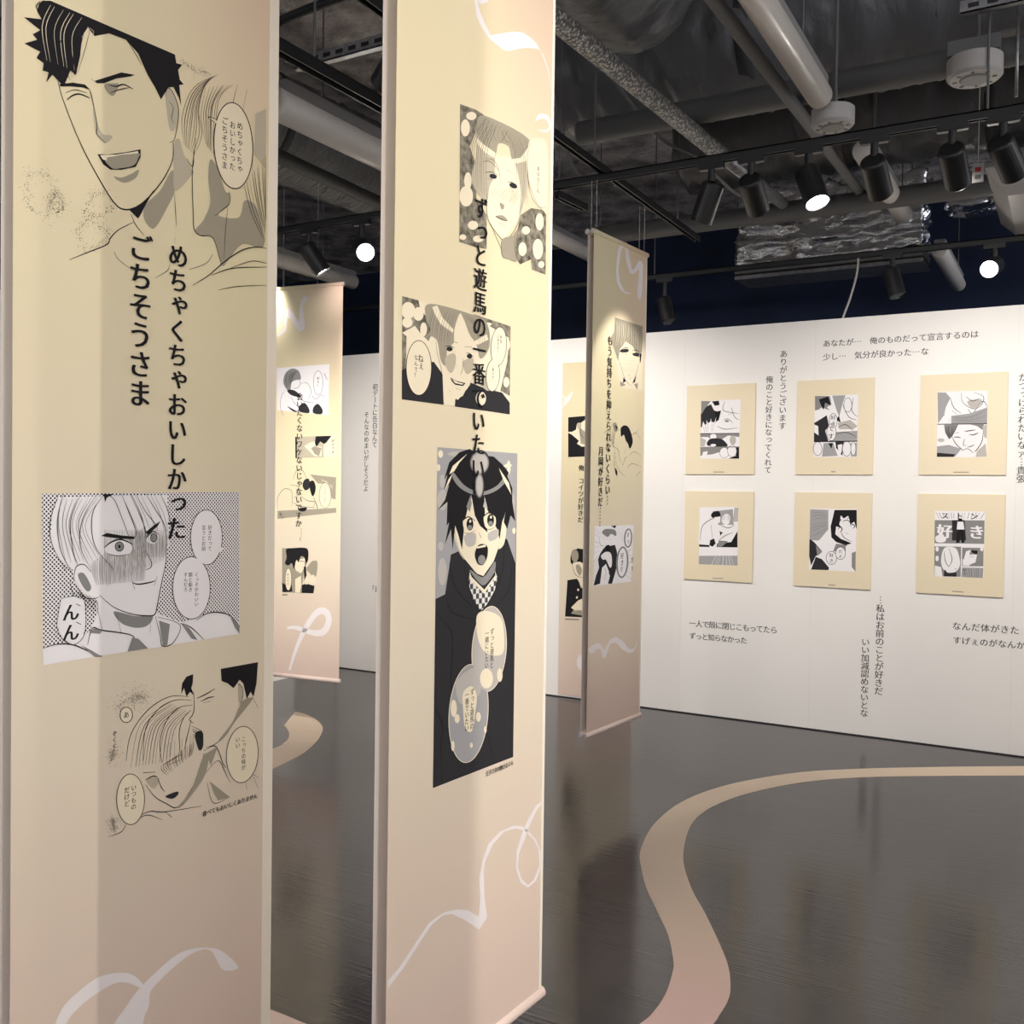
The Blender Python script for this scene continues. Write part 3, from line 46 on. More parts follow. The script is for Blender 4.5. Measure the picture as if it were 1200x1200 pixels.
 'b3_shout': [["F","P",0,531,10346,4666,10317,4430,7316,425,7361],["H","K",20,9,2,532,10297,1043,9938,418,7584,895,8250],["H","K",21,8,2,4554,10266,4119,9856,4429,7369,3750,7675],["H","K",15,6,2,2904,10248,3136,9727,4474,9319,4155,8805],["F","D",0,1074,8939,1472,9223,2089,9301,2614,9333,2839,8965,2963,8445,2663,7844,2361,7352,1942,7381,2027,7984,1703,8407,1299,8227,1121,7437,474,7383,707,7863,995,8244,882,8649],["F","P",1,1179,8834,1683,9013,2207,8890,2328,8375,2125,8182,1696,8609,1388,8624],["F","P",0,1321,7524,1709,8205,2138,7774,1942,7381,1174,7358],["F","P",1,1038,10087,2695,10099,2605,9589,2085,9402,1256,9582],["F","G",1,1242,10032,1646,10173,2589,10101,2705,9791,2174,9907,1866,9764,1451,9876],["F","K",0,2160,10314,2741,10328,2586,10178],["F","K",1,1572,9269,1983,9355,2148,9095,1786,9034],["H","K",15,6,2,1139,10085,1103,9636,2590,10050,2607,9538],["S","K",20,947,9791,1111,9387,1468,9324],["S","K",20,1503,8216,1716,8002,1526,7510],["F","G",1,4114,8344,4074,8131,3990,7936,3867,7774,3715,7655,3545,7587,3367,7575,3195,7618,3040,7714,2911,7855,2819,8033,2767,8234,2761,8446,2800,8654,2881,8846,3000,9008,3148,9128,3316,9200,3493,9217,3667,9178,3826,9085,3958,8944,4054,8765,4107,8560],["F","P",1,3959,8356,3925,8162,3858,7984,3762,7835,3643,7725,3510,7661,3373,7647,3239,7684,3120,7770,3022,7897,2951,8058,2914,8241,2911,8435,2943,8625,3008,8801,3102,8950,3219,9061,3350,9128,3488,9145,3622,9110,3744,9027,3844,8900,3916,8738,3955,8552],["F","K",1,3970,8355,3936,8159,3867,7980,3769,7831,3648,7720,3513,7655,3372,7642,3236,7680,3114,7766,3014,7894,2942,8056,2903,8240,2900,8435,2933,8628,2999,8804,3095,8954,3214,9066,3348,9133,3488,9150,3625,9115,3749,9031,3852,8903,3926,8740,3966,8553],["F","P",1,3936,8357,3904,8166,3839,7991,3747,7843,3633,7735,3505,7671,3373,7657,3246,7694,3131,7778,3037,7903,2970,8061,2935,8242,2932,8433,2964,8621,3027,8795,3117,8941,3229,9052,3355,9117,3487,9134,3616,9101,3732,9019,3828,8894,3897,8734,3934,8551],["F","G",1,4508,9612,4482,9481,4425,9361,4342,9260,4238,9185,4121,9142,3999,9132,3879,9157,3771,9214,3682,9300,3616,9409,3580,9532,3574,9663,3600,9793,3655,9911,3737,10012,3839,10088,3955,10133,4077,10144,4197,10121,4306,10065,4398,9980,4465,9870,4503,9745],["F","P",1,4373,9620,4353,9505,4311,9399,4250,9310,4175,9244,4091,9204,4003,9195,3918,9215,3842,9264,3779,9338,3733,9433,3708,9541,3706,9656,3726,9770,3767,9874,3827,9963,3901,10030,3985,10071,4072,10082,4157,10062,4235,10014,4299,9940,4345,9845,4371,9736],["F","K",1,4396,9618,4374,9502,4330,9396,4266,9306,4186,9239,4096,9199,4003,9189,3912,9210,3830,9260,3763,9336,3714,9432,3687,9541,3684,9657,3705,9772,3748,9878,3811,9968,3890,10035,3979,10076,4073,10087,4164,10067,4246,10018,4315,9943,4365,9847,4393,9736],["F","P",1,4362,9620,4342,9508,4301,9405,4243,9318,4170,9253,4089,9215,4004,9205,3922,9225,3848,9273,3787,9345,3743,9438,3719,9543,3717,9656,3736,9766,3776,9869,3834,9956,3906,10021,3987,10060,4071,10071,4154,10052,4229,10005,4291,9933,4335,9840,4360,9733],["V","K","好き♡",3408,8734,351,351,4],["V","K","すっ",4032,9806,367,294,4],["V","K","ガッ",4503,8473,476,333,4]],
 'b3_ribbon': [["F","R",0,2260,23338,2437,24382,2953,24898,3385,24941,3622,24427,3979,23673,4201,23716,4746,24294,5089,24311,5269,24136,5203,22750,4990,22238,4701,22347,4633,22649,4819,23837,4208,23510,3766,23425,3306,24054,3174,24742,2755,24398,2523,23389,2701,22815,3253,22405,4022,22437,3366,22297,2715,22412,2331,22797],["F","R",0,133,4064,29,4274,416,4425,1012,4478,1372,4309,1688,4018,2243,4511,2877,4566,3534,4309,4327,3768,4895,3697,5341,4099,5291,3890,4901,3537,4335,3529,3550,3838,2886,4281,2252,4254,1855,3642,1546,3632,1329,4063,1021,4202,527,4039]],
 'b4_sitting': [["F","P",0,804,19738,4776,19838,4730,16638,834,17039],["F","G",1,1470,19387,1948,19659,2472,19495,2651,18984,2305,18924,1958,18790,1875,18358,1746,18217,1435,18516,1299,18884],["H","K",36,7,3,1601,19455,1431,18952,1612,18438,2385,19499,2128,19219,1958,18790],["F","D",1,1614,18293,2138,18278,2664,17903,2491,17835,1880,17996],["S","K",29,2478,18990,2611,18697,2398,18415,2049,18426],["S","K",25,1525,18368,1178,17942,1097,17215,1369,16627],["S","K",25,2655,18696,3172,18680,3437,18098,3184,17673],["S","K",25,2492,17763,3013,17534,3701,17445],["S","K",25,1880,17923,2235,17408,2760,17035],["S","K",25,3616,17376,3525,17880,3784,17658,4206,17933,4379,17715,4214,17290],["F","D",1,2498,17185,2928,17464,3277,17096,3280,16808,2675,16892],["F","D",1,3619,17160,3958,17368,4302,17003,4221,16719,3623,16802],["F","D",1,1625,17276,1977,17124,2415,16898,2066,16941],["F","K",1,4325,18679,4315,18480,4280,18295,4224,18137,4150,18017,4063,17942,3968,17918,3873,17947,3784,18027,3706,18152,3646,18314,3607,18502,3592,18702,3603,18902,3637,19088,3694,19246,3768,19366,3856,19440,3950,19463,4045,19433,4134,19353,4211,19228,4271,19066,4310,18879],["F","P",1,4299,18680,4290,18487,4258,18307,4206,18153,4137,18036,4056,17963,3968,17940,3880,17968,3797,18045,3724,18167,3668,18324,3632,18507,3618,18702,3627,18896,3659,19076,3712,19230,3781,19347,3863,19419,3951,19442,4039,19413,4122,19335,4194,19213,4249,19056,4285,18874],["V","K","好き？",3956,18977,232,186,4],["D","G",36,60,214,4445,19281,4577,18849]],
 'b4_title': [["V","K","会いたくないワケないじゃないですか",2595,17868,504,504,1],["V","K","……！",2805,9374,290,290,1]],
 'b4_hand': [["F","l",0,2259,15308,4998,15352,4423,14000,2318,13968],["F","K",0,3811,15329,4998,15352,4833,14998,4412,14858,4156,15003,3946,14718,3733,14719],["F","C",0,2960,14724,3388,14937,3730,15007,3818,14719,4245,14645,4252,14072,3741,14073],["F","g",0,3733,14719,4246,14573,4082,14073,3739,14217,3478,14577],["F","K",0,2259,15308,2390,15307,2405,13968,2292,13968],["F","C",0,4998,15352,5333,15420,5349,14070,4422,14036,4414,14715],["V","K","好きです",5102,15031,237,214,4],["V","K","……",4671,14500,286,229,4]],
 'b4_crouching': [["F","m",0,3411,12922,5365,12755,5340,11367,5045,11434,4781,12358,4017,12352],["D","C",57,40,214,4269,12640,5121,12076],["F","m",0,950,10568,5388,10834,5391,10549,955,10055],["S","K",29,993,10642,941,11373,1420,11964,2037,11825,2047,10881],["S","K",29,2116,12553,2371,13134,2891,13136,3156,12633],["S","K",29,1857,12260,2556,12121,2475,11613,2129,11391],["S","K",29,2562,11614,3258,11263,3774,11199,3693,10838],["S","K",29,2044,11171,2744,10893,3778,10840],["F","D",1,2984,12559,3328,12634,3420,12130,3078,11910,2859,12197],["F","K",1,3374,12418,3673,12528,3849,12135,3768,11702,3599,11556,3422,11986],["S","K",43,3685,11486,3948,10986,3994,10700],["F","K",1,2572,10745,3177,10829,3093,10610,2748,10567],["F","K",1,5009,11612,4996,11403,4954,11208,4885,11039,4794,10909,4687,10827,4571,10797,4454,10822,4345,10901,4250,11028,4176,11195,4129,11390,4111,11599,4124,11809,4167,12005,4236,12174,4328,12303,4436,12385,4552,12414,4668,12387,4777,12307,4871,12180,4944,12014,4991,11820],["F","C",1,4984,11611,4972,11408,4932,11218,4867,11054,4781,10928,4680,10847,4571,10818,4461,10843,4357,10920,4268,11044,4198,11206,4153,11396,4137,11600,4149,11804,4189,11995,4255,12159,4341,12285,4442,12364,4552,12392,4662,12366,4765,12289,4853,12165,4922,12003,4967,11814],["V","K","……",4558,11856,501,401,4],["D","K",37,60,183,1083,10497,1353,10138]],
 'b4_glasses': [["F","g",0,1330,8177,3250,8244,3345,7510,3049,6919,2971,6191,2807,5348,2372,5362,1362,5345],["F","C",0,2175,7319,3127,7647,3049,6992,2793,6618,2443,6748],["F","K",1,1640,8100,2077,8203,3207,8228,3343,7655,3175,7287,3041,7643,2780,7706,2611,7336,2435,7474,2267,6886,2088,7242,1827,7086,1561,7221,1689,7591],["S","K",29,2524,7333,2870,7419,3088,7319],["S","K",29,2443,6748,2705,6723],["F","C",0,2362,6235,2795,6473,2845,5895,2720,5380,2372,5376],["F","K",0,2888,5897,3233,5986,3836,5872,3756,5399,2851,5372],["F","g",1,3222,6927,3561,7375,3732,7454,4033,7394,3957,6526,3657,6512,3484,6649],["F","K",0,3004,7062,3177,7070,3227,6493,3058,6195],["F","C",1,3101,6197,3228,6457,3402,6284,3234,5914],["F","C",1,3402,6284,3742,6589,3918,6236,3836,5944,3491,6071],["F","K",0,1355,5967,1754,5767,2104,5858,2153,5423,1406,5347],["F","K",1,2091,6207,2085,6022,2061,5849,2023,5698,1971,5582,1911,5508,1845,5480,1779,5501,1716,5569,1662,5680,1620,5827,1593,5998,1582,6183,1588,6369,1612,6543,1651,6693,1703,6809,1763,6883,1829,6910,1895,6889,1957,6820,2011,6709,2053,6563,2080,6392],["F","C",1,2065,6206,2059,6026,2038,5858,2004,5713,1958,5601,1904,5528,1845,5502,1785,5522,1729,5589,1681,5697,1643,5839,1618,6005,1608,6184,1614,6364,1635,6533,1670,6678,1716,6791,1770,6862,1829,6889,1888,6867,1944,6801,1993,6693,2031,6551,2055,6385],["V","K","好きだよ",1807,6501,195,156,4],["F","g",0,1363,5235,1777,5257,1778,5147,1364,5125]],
 'b4_ribbon': [["F","R",0,825,21850,1132,22088,1349,22295,1384,23163,1554,23587,1907,23348,2437,22596,2594,23954,2850,24224,3196,24058,3026,23890,2728,23586,2868,22644,2917,22139,2531,21943,2267,22245,1825,22847,1562,22862,1484,22070,871,21738],["S","R",449,1990,370,2347,1423,2925,2704,3689,3842,4282,4325,4793,4198,4926,3704,4637,3111,4128,2896,3354,2951,2397,3141,1784,3063]],
 'b5_profile': [["F","C",0,531,20911,2574,21040,2585,17984,581,17923],["F","K",0,531,20911,2004,20982,1926,20688,1601,20474,1524,20180,1272,20408,1196,19964,866,19822,549,19828],["F","K",0,550,19753,870,19598,1458,19142,1297,18922,1713,18694,2572,18758,2585,17984,581,17923],["F","l",1,1272,20408,1560,20475,1607,20104,1361,20035],["F","g",0,1445,19959,1566,20105,2563,19273,2572,18758,1627,18918],["S","K",30,1601,20474,1572,19734,1951,19209]],
 'b5_title': [["V","K","俺　コイツが好きだ",1699,17111,482,482,1]],
 'b5_bald': [["F","K",0,897,10446,1098,10903,1510,11107,2006,11052,2506,10592,2439,9700,2189,9984,1944,9898,1692,10109,1195,10086,1033,9854,904,10072],["F","K",1,1594,10551,1585,10426,1555,10308,1505,10205,1440,10125,1363,10073,1279,10052,1195,10065,1116,10110,1047,10184,994,10282,959,10398,946,10523,955,10649,986,10768,1036,10870,1102,10950,1179,11002,1263,11022,1347,11009,1426,10964,1494,10890,1547,10791,1581,10676],["F","g",1,1569,10550,1561,10430,1533,10318,1487,10220,1427,10144,1356,10094,1279,10075,1201,10087,1128,10130,1065,10200,1015,10294,984,10404,971,10524,980,10644,1008,10757,1054,10855,1115,10931,1186,10981,1263,11000,1341,10987,1414,10944,1477,10873,1526,10779,1557,10669],["F","C",0,1155,10009,1692,10109,2190,9910,2204,9094,1795,8923,1376,9199,1203,9638],["F","g",1,1366,9795,1614,9882,1867,9522,1710,9067,1457,9352],["S","K",37,1033,9854,1293,9194,1629,8988,2206,8946],["F","K",0,676,8674,1465,8830,1635,8616,1807,8179,2551,7928,2584,6003,512,5921],["F","C",0,1547,8909,1880,8779,2219,8204,1889,8259],["F","C",0,1003,6632,1576,7195,2555,7706,2576,6447,1424,6363],["F","g",0,1173,6420,1753,6499,2579,6299,2583,6040,1010,6183],["F","C",1,1662,8006,1659,7983,1651,7961,1638,7942,1622,7926,1602,7916,1580,7912,1559,7914,1539,7921,1521,7934,1508,7952,1499,7973,1496,7996,1498,8020,1506,8042,1519,8061,1536,8076,1556,8086,1577,8091,1599,8089,1619,8081,1636,8068,1650,8050,1658,8029],["F","C",1,1572,7434,1569,7410,1561,7388,1549,7369,1532,7354,1512,7343,1490,7339,1469,7341,1449,7348,1431,7361,1418,7379,1409,7400,1406,7423,1408,7446,1416,7468,1429,7488,1446,7503,1466,7513,1487,7518,1509,7516,1529,7509,1546,7495,1560,7478,1569,7457],["F","K",0,514,5755,1665,5799,1666,5739,515,5695]],
 'b5_ribbon': [["F","R",0,-19,22685,323,22373,981,22943,660,22212,-1,21636,241,22227],["F","R",1,2302,3241,1810,3119,1569,2647,1702,2137,2327,1754]],
 'f1': [["F","P",0,1066,5107,3861,5136,3827,1084,1071,1100],["F","D",0,1323,4664,1769,4866,2001,4426,2337,4308,2128,3558,1791,3675,1065,3257,1048,4237],["F","K",0,1832,5058,2323,5084,2384,4791,2051,4748],["F","K",0,2059,4316,2502,4411,2347,3769,2127,3612],["F","G",0,1066,5107,1765,5083,1324,4555,1072,4128],["S","G",54,2767,5047,2668,4406,3770,4159],["S","G",54,2244,3340,2803,3112,3679,3201],["S","G",54,2680,3760,3010,3805,3345,3529],["S","G",53,3215,4603,3447,3954,3778,3732],["S","G",54,3005,4074,3441,4275],["F","P",0,1071,2931,1227,3689,1484,3248,1474,3791,1685,3298,1787,3891,1911,3239,2176,3989,2026,3020,1693,2864],["H","K",33,5,2,1233,3362,1354,2925,2013,3777,1916,2968],["F","G",1,3079,3664,3074,3645,3059,3627,3035,3612,3003,3601,2966,3594,2926,3593,2886,3596,2849,3605,2816,3618,2792,3634,2776,3652,2770,3672,2775,3691,2790,3709,2815,3724,2846,3735,2883,3742,2923,3743,2963,3740,3001,3731,3033,3718,3058,3702,3073,3684],["F","G",0,1038,2866,3817,2814,3822,2558,3031,2678,2484,2365,1926,2373,1586,2595,1043,2604],["F","P",1,2201,2606,2195,2551,2174,2499,2139,2455,2093,2421,2040,2400,1982,2394,1924,2402,1869,2425,1822,2460,1786,2505,1763,2558,1754,2614,1760,2670,1782,2722,1817,2766,1863,2800,1916,2820,1974,2827,2032,2818,2086,2796,2133,2760,2170,2715,2193,2663],["F","D",1,1597,1998,1701,2431,2259,2498,2706,2361,2957,1928],["F","P",1,2190,2023,2183,2001,2164,1980,2132,1963,2091,1950,2042,1942,1990,1939,1938,1943,1889,1952,1847,1966,1815,1985,1794,2006,1787,2028,1793,2051,1813,2071,1845,2089,1887,2102,1935,2110,1987,2112,2039,2109,2088,2100,2130,2085,2162,2067,2183,2046],["F","L",0,1043,2604,1477,2380,1372,1947,1055,1951],["F","L",1,3586,2348,3580,2265,3559,2188,3526,2122,3482,2071,3429,2040,3373,2030,3316,2041,3262,2074,3216,2126,3180,2193,3156,2271,3147,2354,3153,2438,3174,2515,3207,2581,3252,2631,3304,2662,3361,2672,3418,2660,3471,2627,3517,2576,3553,2509,3577,2431],["F","G",0,1056,1885,3812,1885,3817,1650,3049,1712,1944,1399,1067,1297],["F","P",0,1266,1567,1603,1618,1500,1130,1160,1187],["F","K",0,3486,1814,3813,1864,3827,1084,3061,1089,3606,1278],["F","K",1,3108,1497,3099,1402,3067,1314,3016,1239,2949,1181,2869,1145,2784,1134,2698,1147,2617,1184,2547,1242,2492,1319,2457,1407,2444,1502,2454,1597,2486,1685,2537,1761,2605,1818,2685,1854,2770,1865,2856,1852,2937,1814,3007,1756,3060,1679,3095,1591],["F","P",1,3086,1497,3077,1408,3048,1325,3000,1254,2937,1200,2863,1166,2783,1155,2703,1167,2628,1202,2562,1257,2511,1329,2479,1413,2467,1502,2476,1591,2505,1674,2553,1745,2617,1799,2691,1833,2771,1844,2851,1831,2926,1796,2991,1741,3042,1669,3074,1586],["F","K",1,3654,1599,3645,1494,3614,1396,3564,1312,3497,1248,3418,1208,3333,1194,3248,1209,3168,1250,3098,1316,3044,1400,3009,1499,2996,1605,3005,1710,3036,1809,3087,1892,3155,1956,3233,1996,3318,2009,3404,1994,3484,1952,3553,1887,3607,1802,3641,1704],["F","P",1,3632,1599,3624,1499,3595,1407,3548,1327,3486,1266,3412,1228,3333,1216,3253,1230,3178,1269,3113,1331,3063,1411,3030,1505,3018,1605,3027,1705,3056,1798,3103,1877,3166,1938,3239,1975,3319,1988,3398,1973,3473,1934,3538,1872,3588,1792,3620,1699],["F","G",0,1056,1918,3834,1917,3835,1853,1057,1852],["F","D",0,1038,2866,3817,2835,3818,2782,1039,2811],["F","G",0,2022,196,2801,197,2802,143,2023,142]],
 'f2': [["F","P",0,1168,5161,3897,5179,3880,1140,1145,1158],["F","G",0,1168,5161,2118,5125,2228,4593,1934,4399,2136,4188,1634,4408,1188,4115],["F","K",0,1424,4927,2019,5109,2210,4491,1828,4708,1738,4201,1530,4616],["F","P",0,1186,4217,1636,4306,2037,4191,1648,3692,1253,3395],["F","D",0,1152,3397,1648,3692,1944,3888,2107,3171,1864,2870,2076,2193,1155,2186],["F","P",0,1154,3295,1407,3186,1450,2571,1164,2781],["F","M",0,2267,5140,3102,5149,2918,4569,2737,3765,2530,4278],["F","K",0,2735,3866,2544,3567,2843,3357,2737,3765],["F","L",0,2647,3362,3426,3544,3880,3131,3632,2935,2753,2953],["F","M",0,2164,2762,3886,2829,3888,2226,2175,2201],["S","K",40,2653,3057,3139,3249,3634,2834],["S","K",40,2267,2556,3149,2743,3836,2428],["S","K",40,2918,4569,3324,3749,3814,3534],["S","K",40,3592,4949,3511,4147,3868,3734],["F","K",1,2634,3514,2627,3391,2603,3276,2563,3178,2509,3104,2445,3057,2377,3043,2307,3060,2242,3110,2185,3187,2140,3287,2111,3403,2100,3527,2106,3651,2131,3766,2172,3864,2226,3939,2289,3984,2358,3999,2427,3980,2493,3931,2549,3853,2594,3753,2622,3638],["F","P",1,2604,3515,2599,3399,2577,3292,2541,3200,2494,3131,2437,3087,2376,3073,2314,3090,2256,3136,2205,3208,2166,3302,2140,3411,2130,3527,2135,3643,2157,3750,2193,3842,2241,3912,2297,3955,2359,3968,2420,3951,2478,3905,2529,3833,2568,3739,2594,3631],["F","K",1,2570,2754,2562,2610,2534,2476,2488,2361,2426,2273,2353,2218,2274,2200,2194,2220,2119,2277,2054,2368,2002,2485,1969,2621,1955,2766,1963,2911,1991,3046,2038,3161,2100,3249,2173,3303,2253,3320,2332,3299,2407,3242,2473,3151,2524,3034,2557,2899],["F","P",1,2540,2755,2534,2618,2508,2491,2467,2382,2411,2299,2345,2248,2274,2231,2202,2250,2134,2304,2074,2389,2028,2499,1998,2628,1985,2765,1992,2903,2018,3030,2060,3139,2116,3222,2182,3273,2253,3290,2325,3270,2393,3215,2452,3130,2498,3020,2528,2892],["F","K",1,3524,4499,3517,4376,3493,4263,3453,4166,3400,4092,3338,4047,3270,4033,3202,4051,3137,4100,3081,4177,3037,4277,3008,4393,2997,4516,3004,4639,3028,4753,3068,4849,3121,4923,3184,4968,3252,4982,3320,4963,3384,4913,3440,4836,3484,4737,3512,4621],["F","P",1,3494,4500,3489,4385,3468,4279,3432,4188,3385,4119,3330,4076,3270,4063,3209,4080,3151,4126,3101,4198,3062,4292,3037,4400,3026,4515,3032,4630,3054,4736,3089,4827,3136,4896,3192,4939,3252,4951,3313,4934,3370,4888,3420,4815,3459,4722,3484,4615],["V","K","好き",2363,3724,407,326,4],["V","K","です",2239,3015,509,407,4],["F","M",0,1780,2054,2375,2097,2688,1229,1697,1185],["F","D",0,2523,2125,3063,2158,2983,1227,2580,1738],["F","K",0,2079,2050,2376,2046,2284,1691],["F","P",0,2675,1940,2968,1987,2930,1430,2736,1331],["F","K",1,1697,1697,1689,1578,1662,1467,1618,1372,1559,1299,1490,1254,1415,1239,1339,1255,1268,1302,1206,1376,1158,1472,1126,1584,1114,1703,1122,1823,1149,1934,1193,2029,1253,2102,1322,2147,1397,2162,1473,2145,1544,2098,1606,2024,1654,1928,1685,1816],["F","P",1,1667,1697,1660,1586,1636,1483,1597,1394,1544,1326,1482,1284,1415,1269,1347,1285,1283,1328,1227,1397,1184,1487,1155,1591,1144,1703,1151,1815,1175,1918,1215,2007,1268,2075,1330,2117,1398,2131,1466,2115,1529,2071,1585,2002,1628,1913,1656,1809],["F","K",1,3531,1677,3524,1549,3498,1430,3455,1328,3398,1250,3331,1201,3258,1185,3184,1202,3115,1252,3055,1332,3007,1435,2977,1555,2964,1683,2972,1812,2998,1931,3041,2033,3098,2111,3165,2160,3238,2176,3312,2158,3381,2107,3441,2028,3488,1925,3518,1805],["F","P",1,3501,1678,3495,1558,3472,1446,3434,1350,3383,1277,3323,1231,3257,1215,3191,1232,3129,1279,3075,1353,3033,1450,3005,1562,2994,1683,3000,1804,3023,1916,3062,2011,3113,2085,3174,2130,3239,2145,3305,2128,3367,2081,3421,2007,3463,1910,3490,1798],["F","M",0,3456,2031,3881,2066,3880,1171,3521,1173],["F","K",1,3812,1674,3809,1565,3795,1463,3772,1376,3742,1309,3705,1267,3665,1253,3625,1267,3586,1310,3553,1378,3526,1465,3509,1568,3501,1678,3505,1787,3518,1889,3541,1977,3572,2043,3609,2085,3648,2099,3689,2084,3727,2041,3761,1974,3787,1886,3804,1784],["F","P",1,3792,1674,3790,1570,3778,1473,3758,1390,3732,1326,3700,1286,3665,1273,3629,1287,3596,1327,3566,1392,3543,1475,3528,1573,3521,1677,3523,1782,3535,1879,3555,1962,3582,2026,3614,2066,3649,2079,3684,2065,3718,2024,3747,1960,3770,1876,3786,1779],["F","K",0,1155,2206,3898,2206,3900,2126,1156,2134],["F","G",0,2293,224,2560,224,2561,163,2294,162]],
 'f3': [["F","P",0,992,5150,3785,5105,3817,1091,1021,1109],["F","M",0,993,5102,1456,5084,1728,4737,1475,4169,1396,3690,1050,3168],["F","L",1,2696,4511,3471,4578,3223,4113,2877,4124],["S","D",38,1728,4737,1917,4155,2363,3759],["S","D",38,2336,5049,2437,4425,3052,4024,3477,4294,3553,4764,3032,5021],["S","D",38,2603,4800,2956,4502,3383,4676],["S","D",38,2706,4034,2972,3741,3223,4113],["S","D",38,1832,3966,2101,3718],["S","D",39,1396,3690,1668,3394,1495,3158],["S","D",38,3223,4113,3559,4480,3789,4095],["F","M",0,1795,3631,2799,3746,3789,4095,3792,3132,1805,3141],["F","P",0,1224,3406,1484,3736,1708,3585,1628,3155,1318,3162],["H","G",29,9,3,1840,3582,2803,3555,3740,4002,2024,3193,2897,3172,3756,3199],["F","D",0,1015,3160,3792,3132,3793,3075,1016,3111],["F","G",0,1408,3093,2202,3093,2034,2714,1866,2333,1692,2192,1462,2629],["H","K",29,8,3,1453,3063,1551,2627,1736,2239,2159,3046,2034,2714,1864,2429],["F","G",0,2812,3098,3630,3098,3552,2731,3247,2974],["F","L",0,3547,2967,3793,3056,3794,2206,3647,2303],["S","D",48,1866,2333,2140,1849,2585,1462],["S","D",47,3596,2682,3524,2021,3192,1456,2851,1221],["S","K",57,1955,2312,2174,2328,2350,2277],["S","K",57,2825,2460,3085,2455,3324,2574],["S","K",57,2560,2656,2820,2698,3165,2739],["S","K",48,2037,2570,2256,2614],["S","D",38,2569,2226,2507,1845,2665,1824],["S","D",48,2711,1699,2927,1744,3141,1856],["F","M",0,1025,1767,1699,1855,2408,1607,2067,1131,1030,1119],["F","D",0,1033,1380,2064,1275,1979,1112,1030,1119],["F","P",1,2411,1463,2842,1650,3194,1361,3027,1096,2331,1100],["S","D",38,2411,1463,2756,1603,3109,1314],["F","L",0,3278,1455,3740,1923,3817,1119,3199,1104],["F","L",1,1445,2147,1439,2118,1420,2090,1390,2067,1350,2049,1303,2038,1252,2035,1201,2039,1154,2052,1112,2071,1081,2095,1061,2123,1053,2153,1059,2183,1078,2211,1109,2235,1149,2252,1197,2263,1247,2266,1298,2262,1345,2249,1386,2230,1418,2206,1438,2178],["F","G",0,1980,200,2855,201,2856,153,1981,152]],
 'f4': [["F","P",0,1087,5079,3834,5153,3854,1148,1091,1099],["F","M",0,2017,4804,3454,4995,3529,3924,2597,3573],["F","L",0,3562,5105,3835,5110,3820,4146,3470,4137],["F","K",1,1910,4530,2073,4772,2463,4835,2602,4546,2527,4382,2247,4451,2081,4339],["F","P",0,2137,4373,2580,4491,2566,4059,2311,3998],["F","P",1,1138,3529,1579,4141,2138,4318,2423,4001,2556,2815,2060,2472,1111,2490],["S","D",44,1151,2764,1304,3752,1915,4258,2138,4297],["S","D",43,1922,3879,2052,2906],["F","P",1,2715,4441,2965,4662,3266,4508,3198,4022,2924,3907,2698,4116],["H","G",43,6,2,2745,4603,2719,4225,3243,4561,3228,4184],["F","P",0,2480,3894,3474,3922,3754,3609,3553,2637,2609,2925],["S","D",43,2500,2813,2938,3153,3484,3386],["S","D",43,2536,3896,3149,3698,3584,3925],["F","K",0,2544,3464,2768,3363,2605,3141],["F","K",0,1835,2463,1885,2813,2163,2931,2281,2589,2061,2363],["F","K",0,1100,2489,1835,2463,1837,2332,1091,2325],["F","K",0,2393,2593,3386,2738,3810,3503,3831,2379,2341,2352],["F","P",0,1092,2259,3832,2347,3841,1833,1102,1724],["F","M",0,1103,1691,3842,1812,3854,1148,1091,1099],["H","P",65,7,2,2297,1722,1972,1110,3404,1771,3635,1158],["F","G",0,2500,2813,3165,2783,2730,2389,2397,2376],["F","G",0,2101,192,2881,225,2882,171,2102,138]],
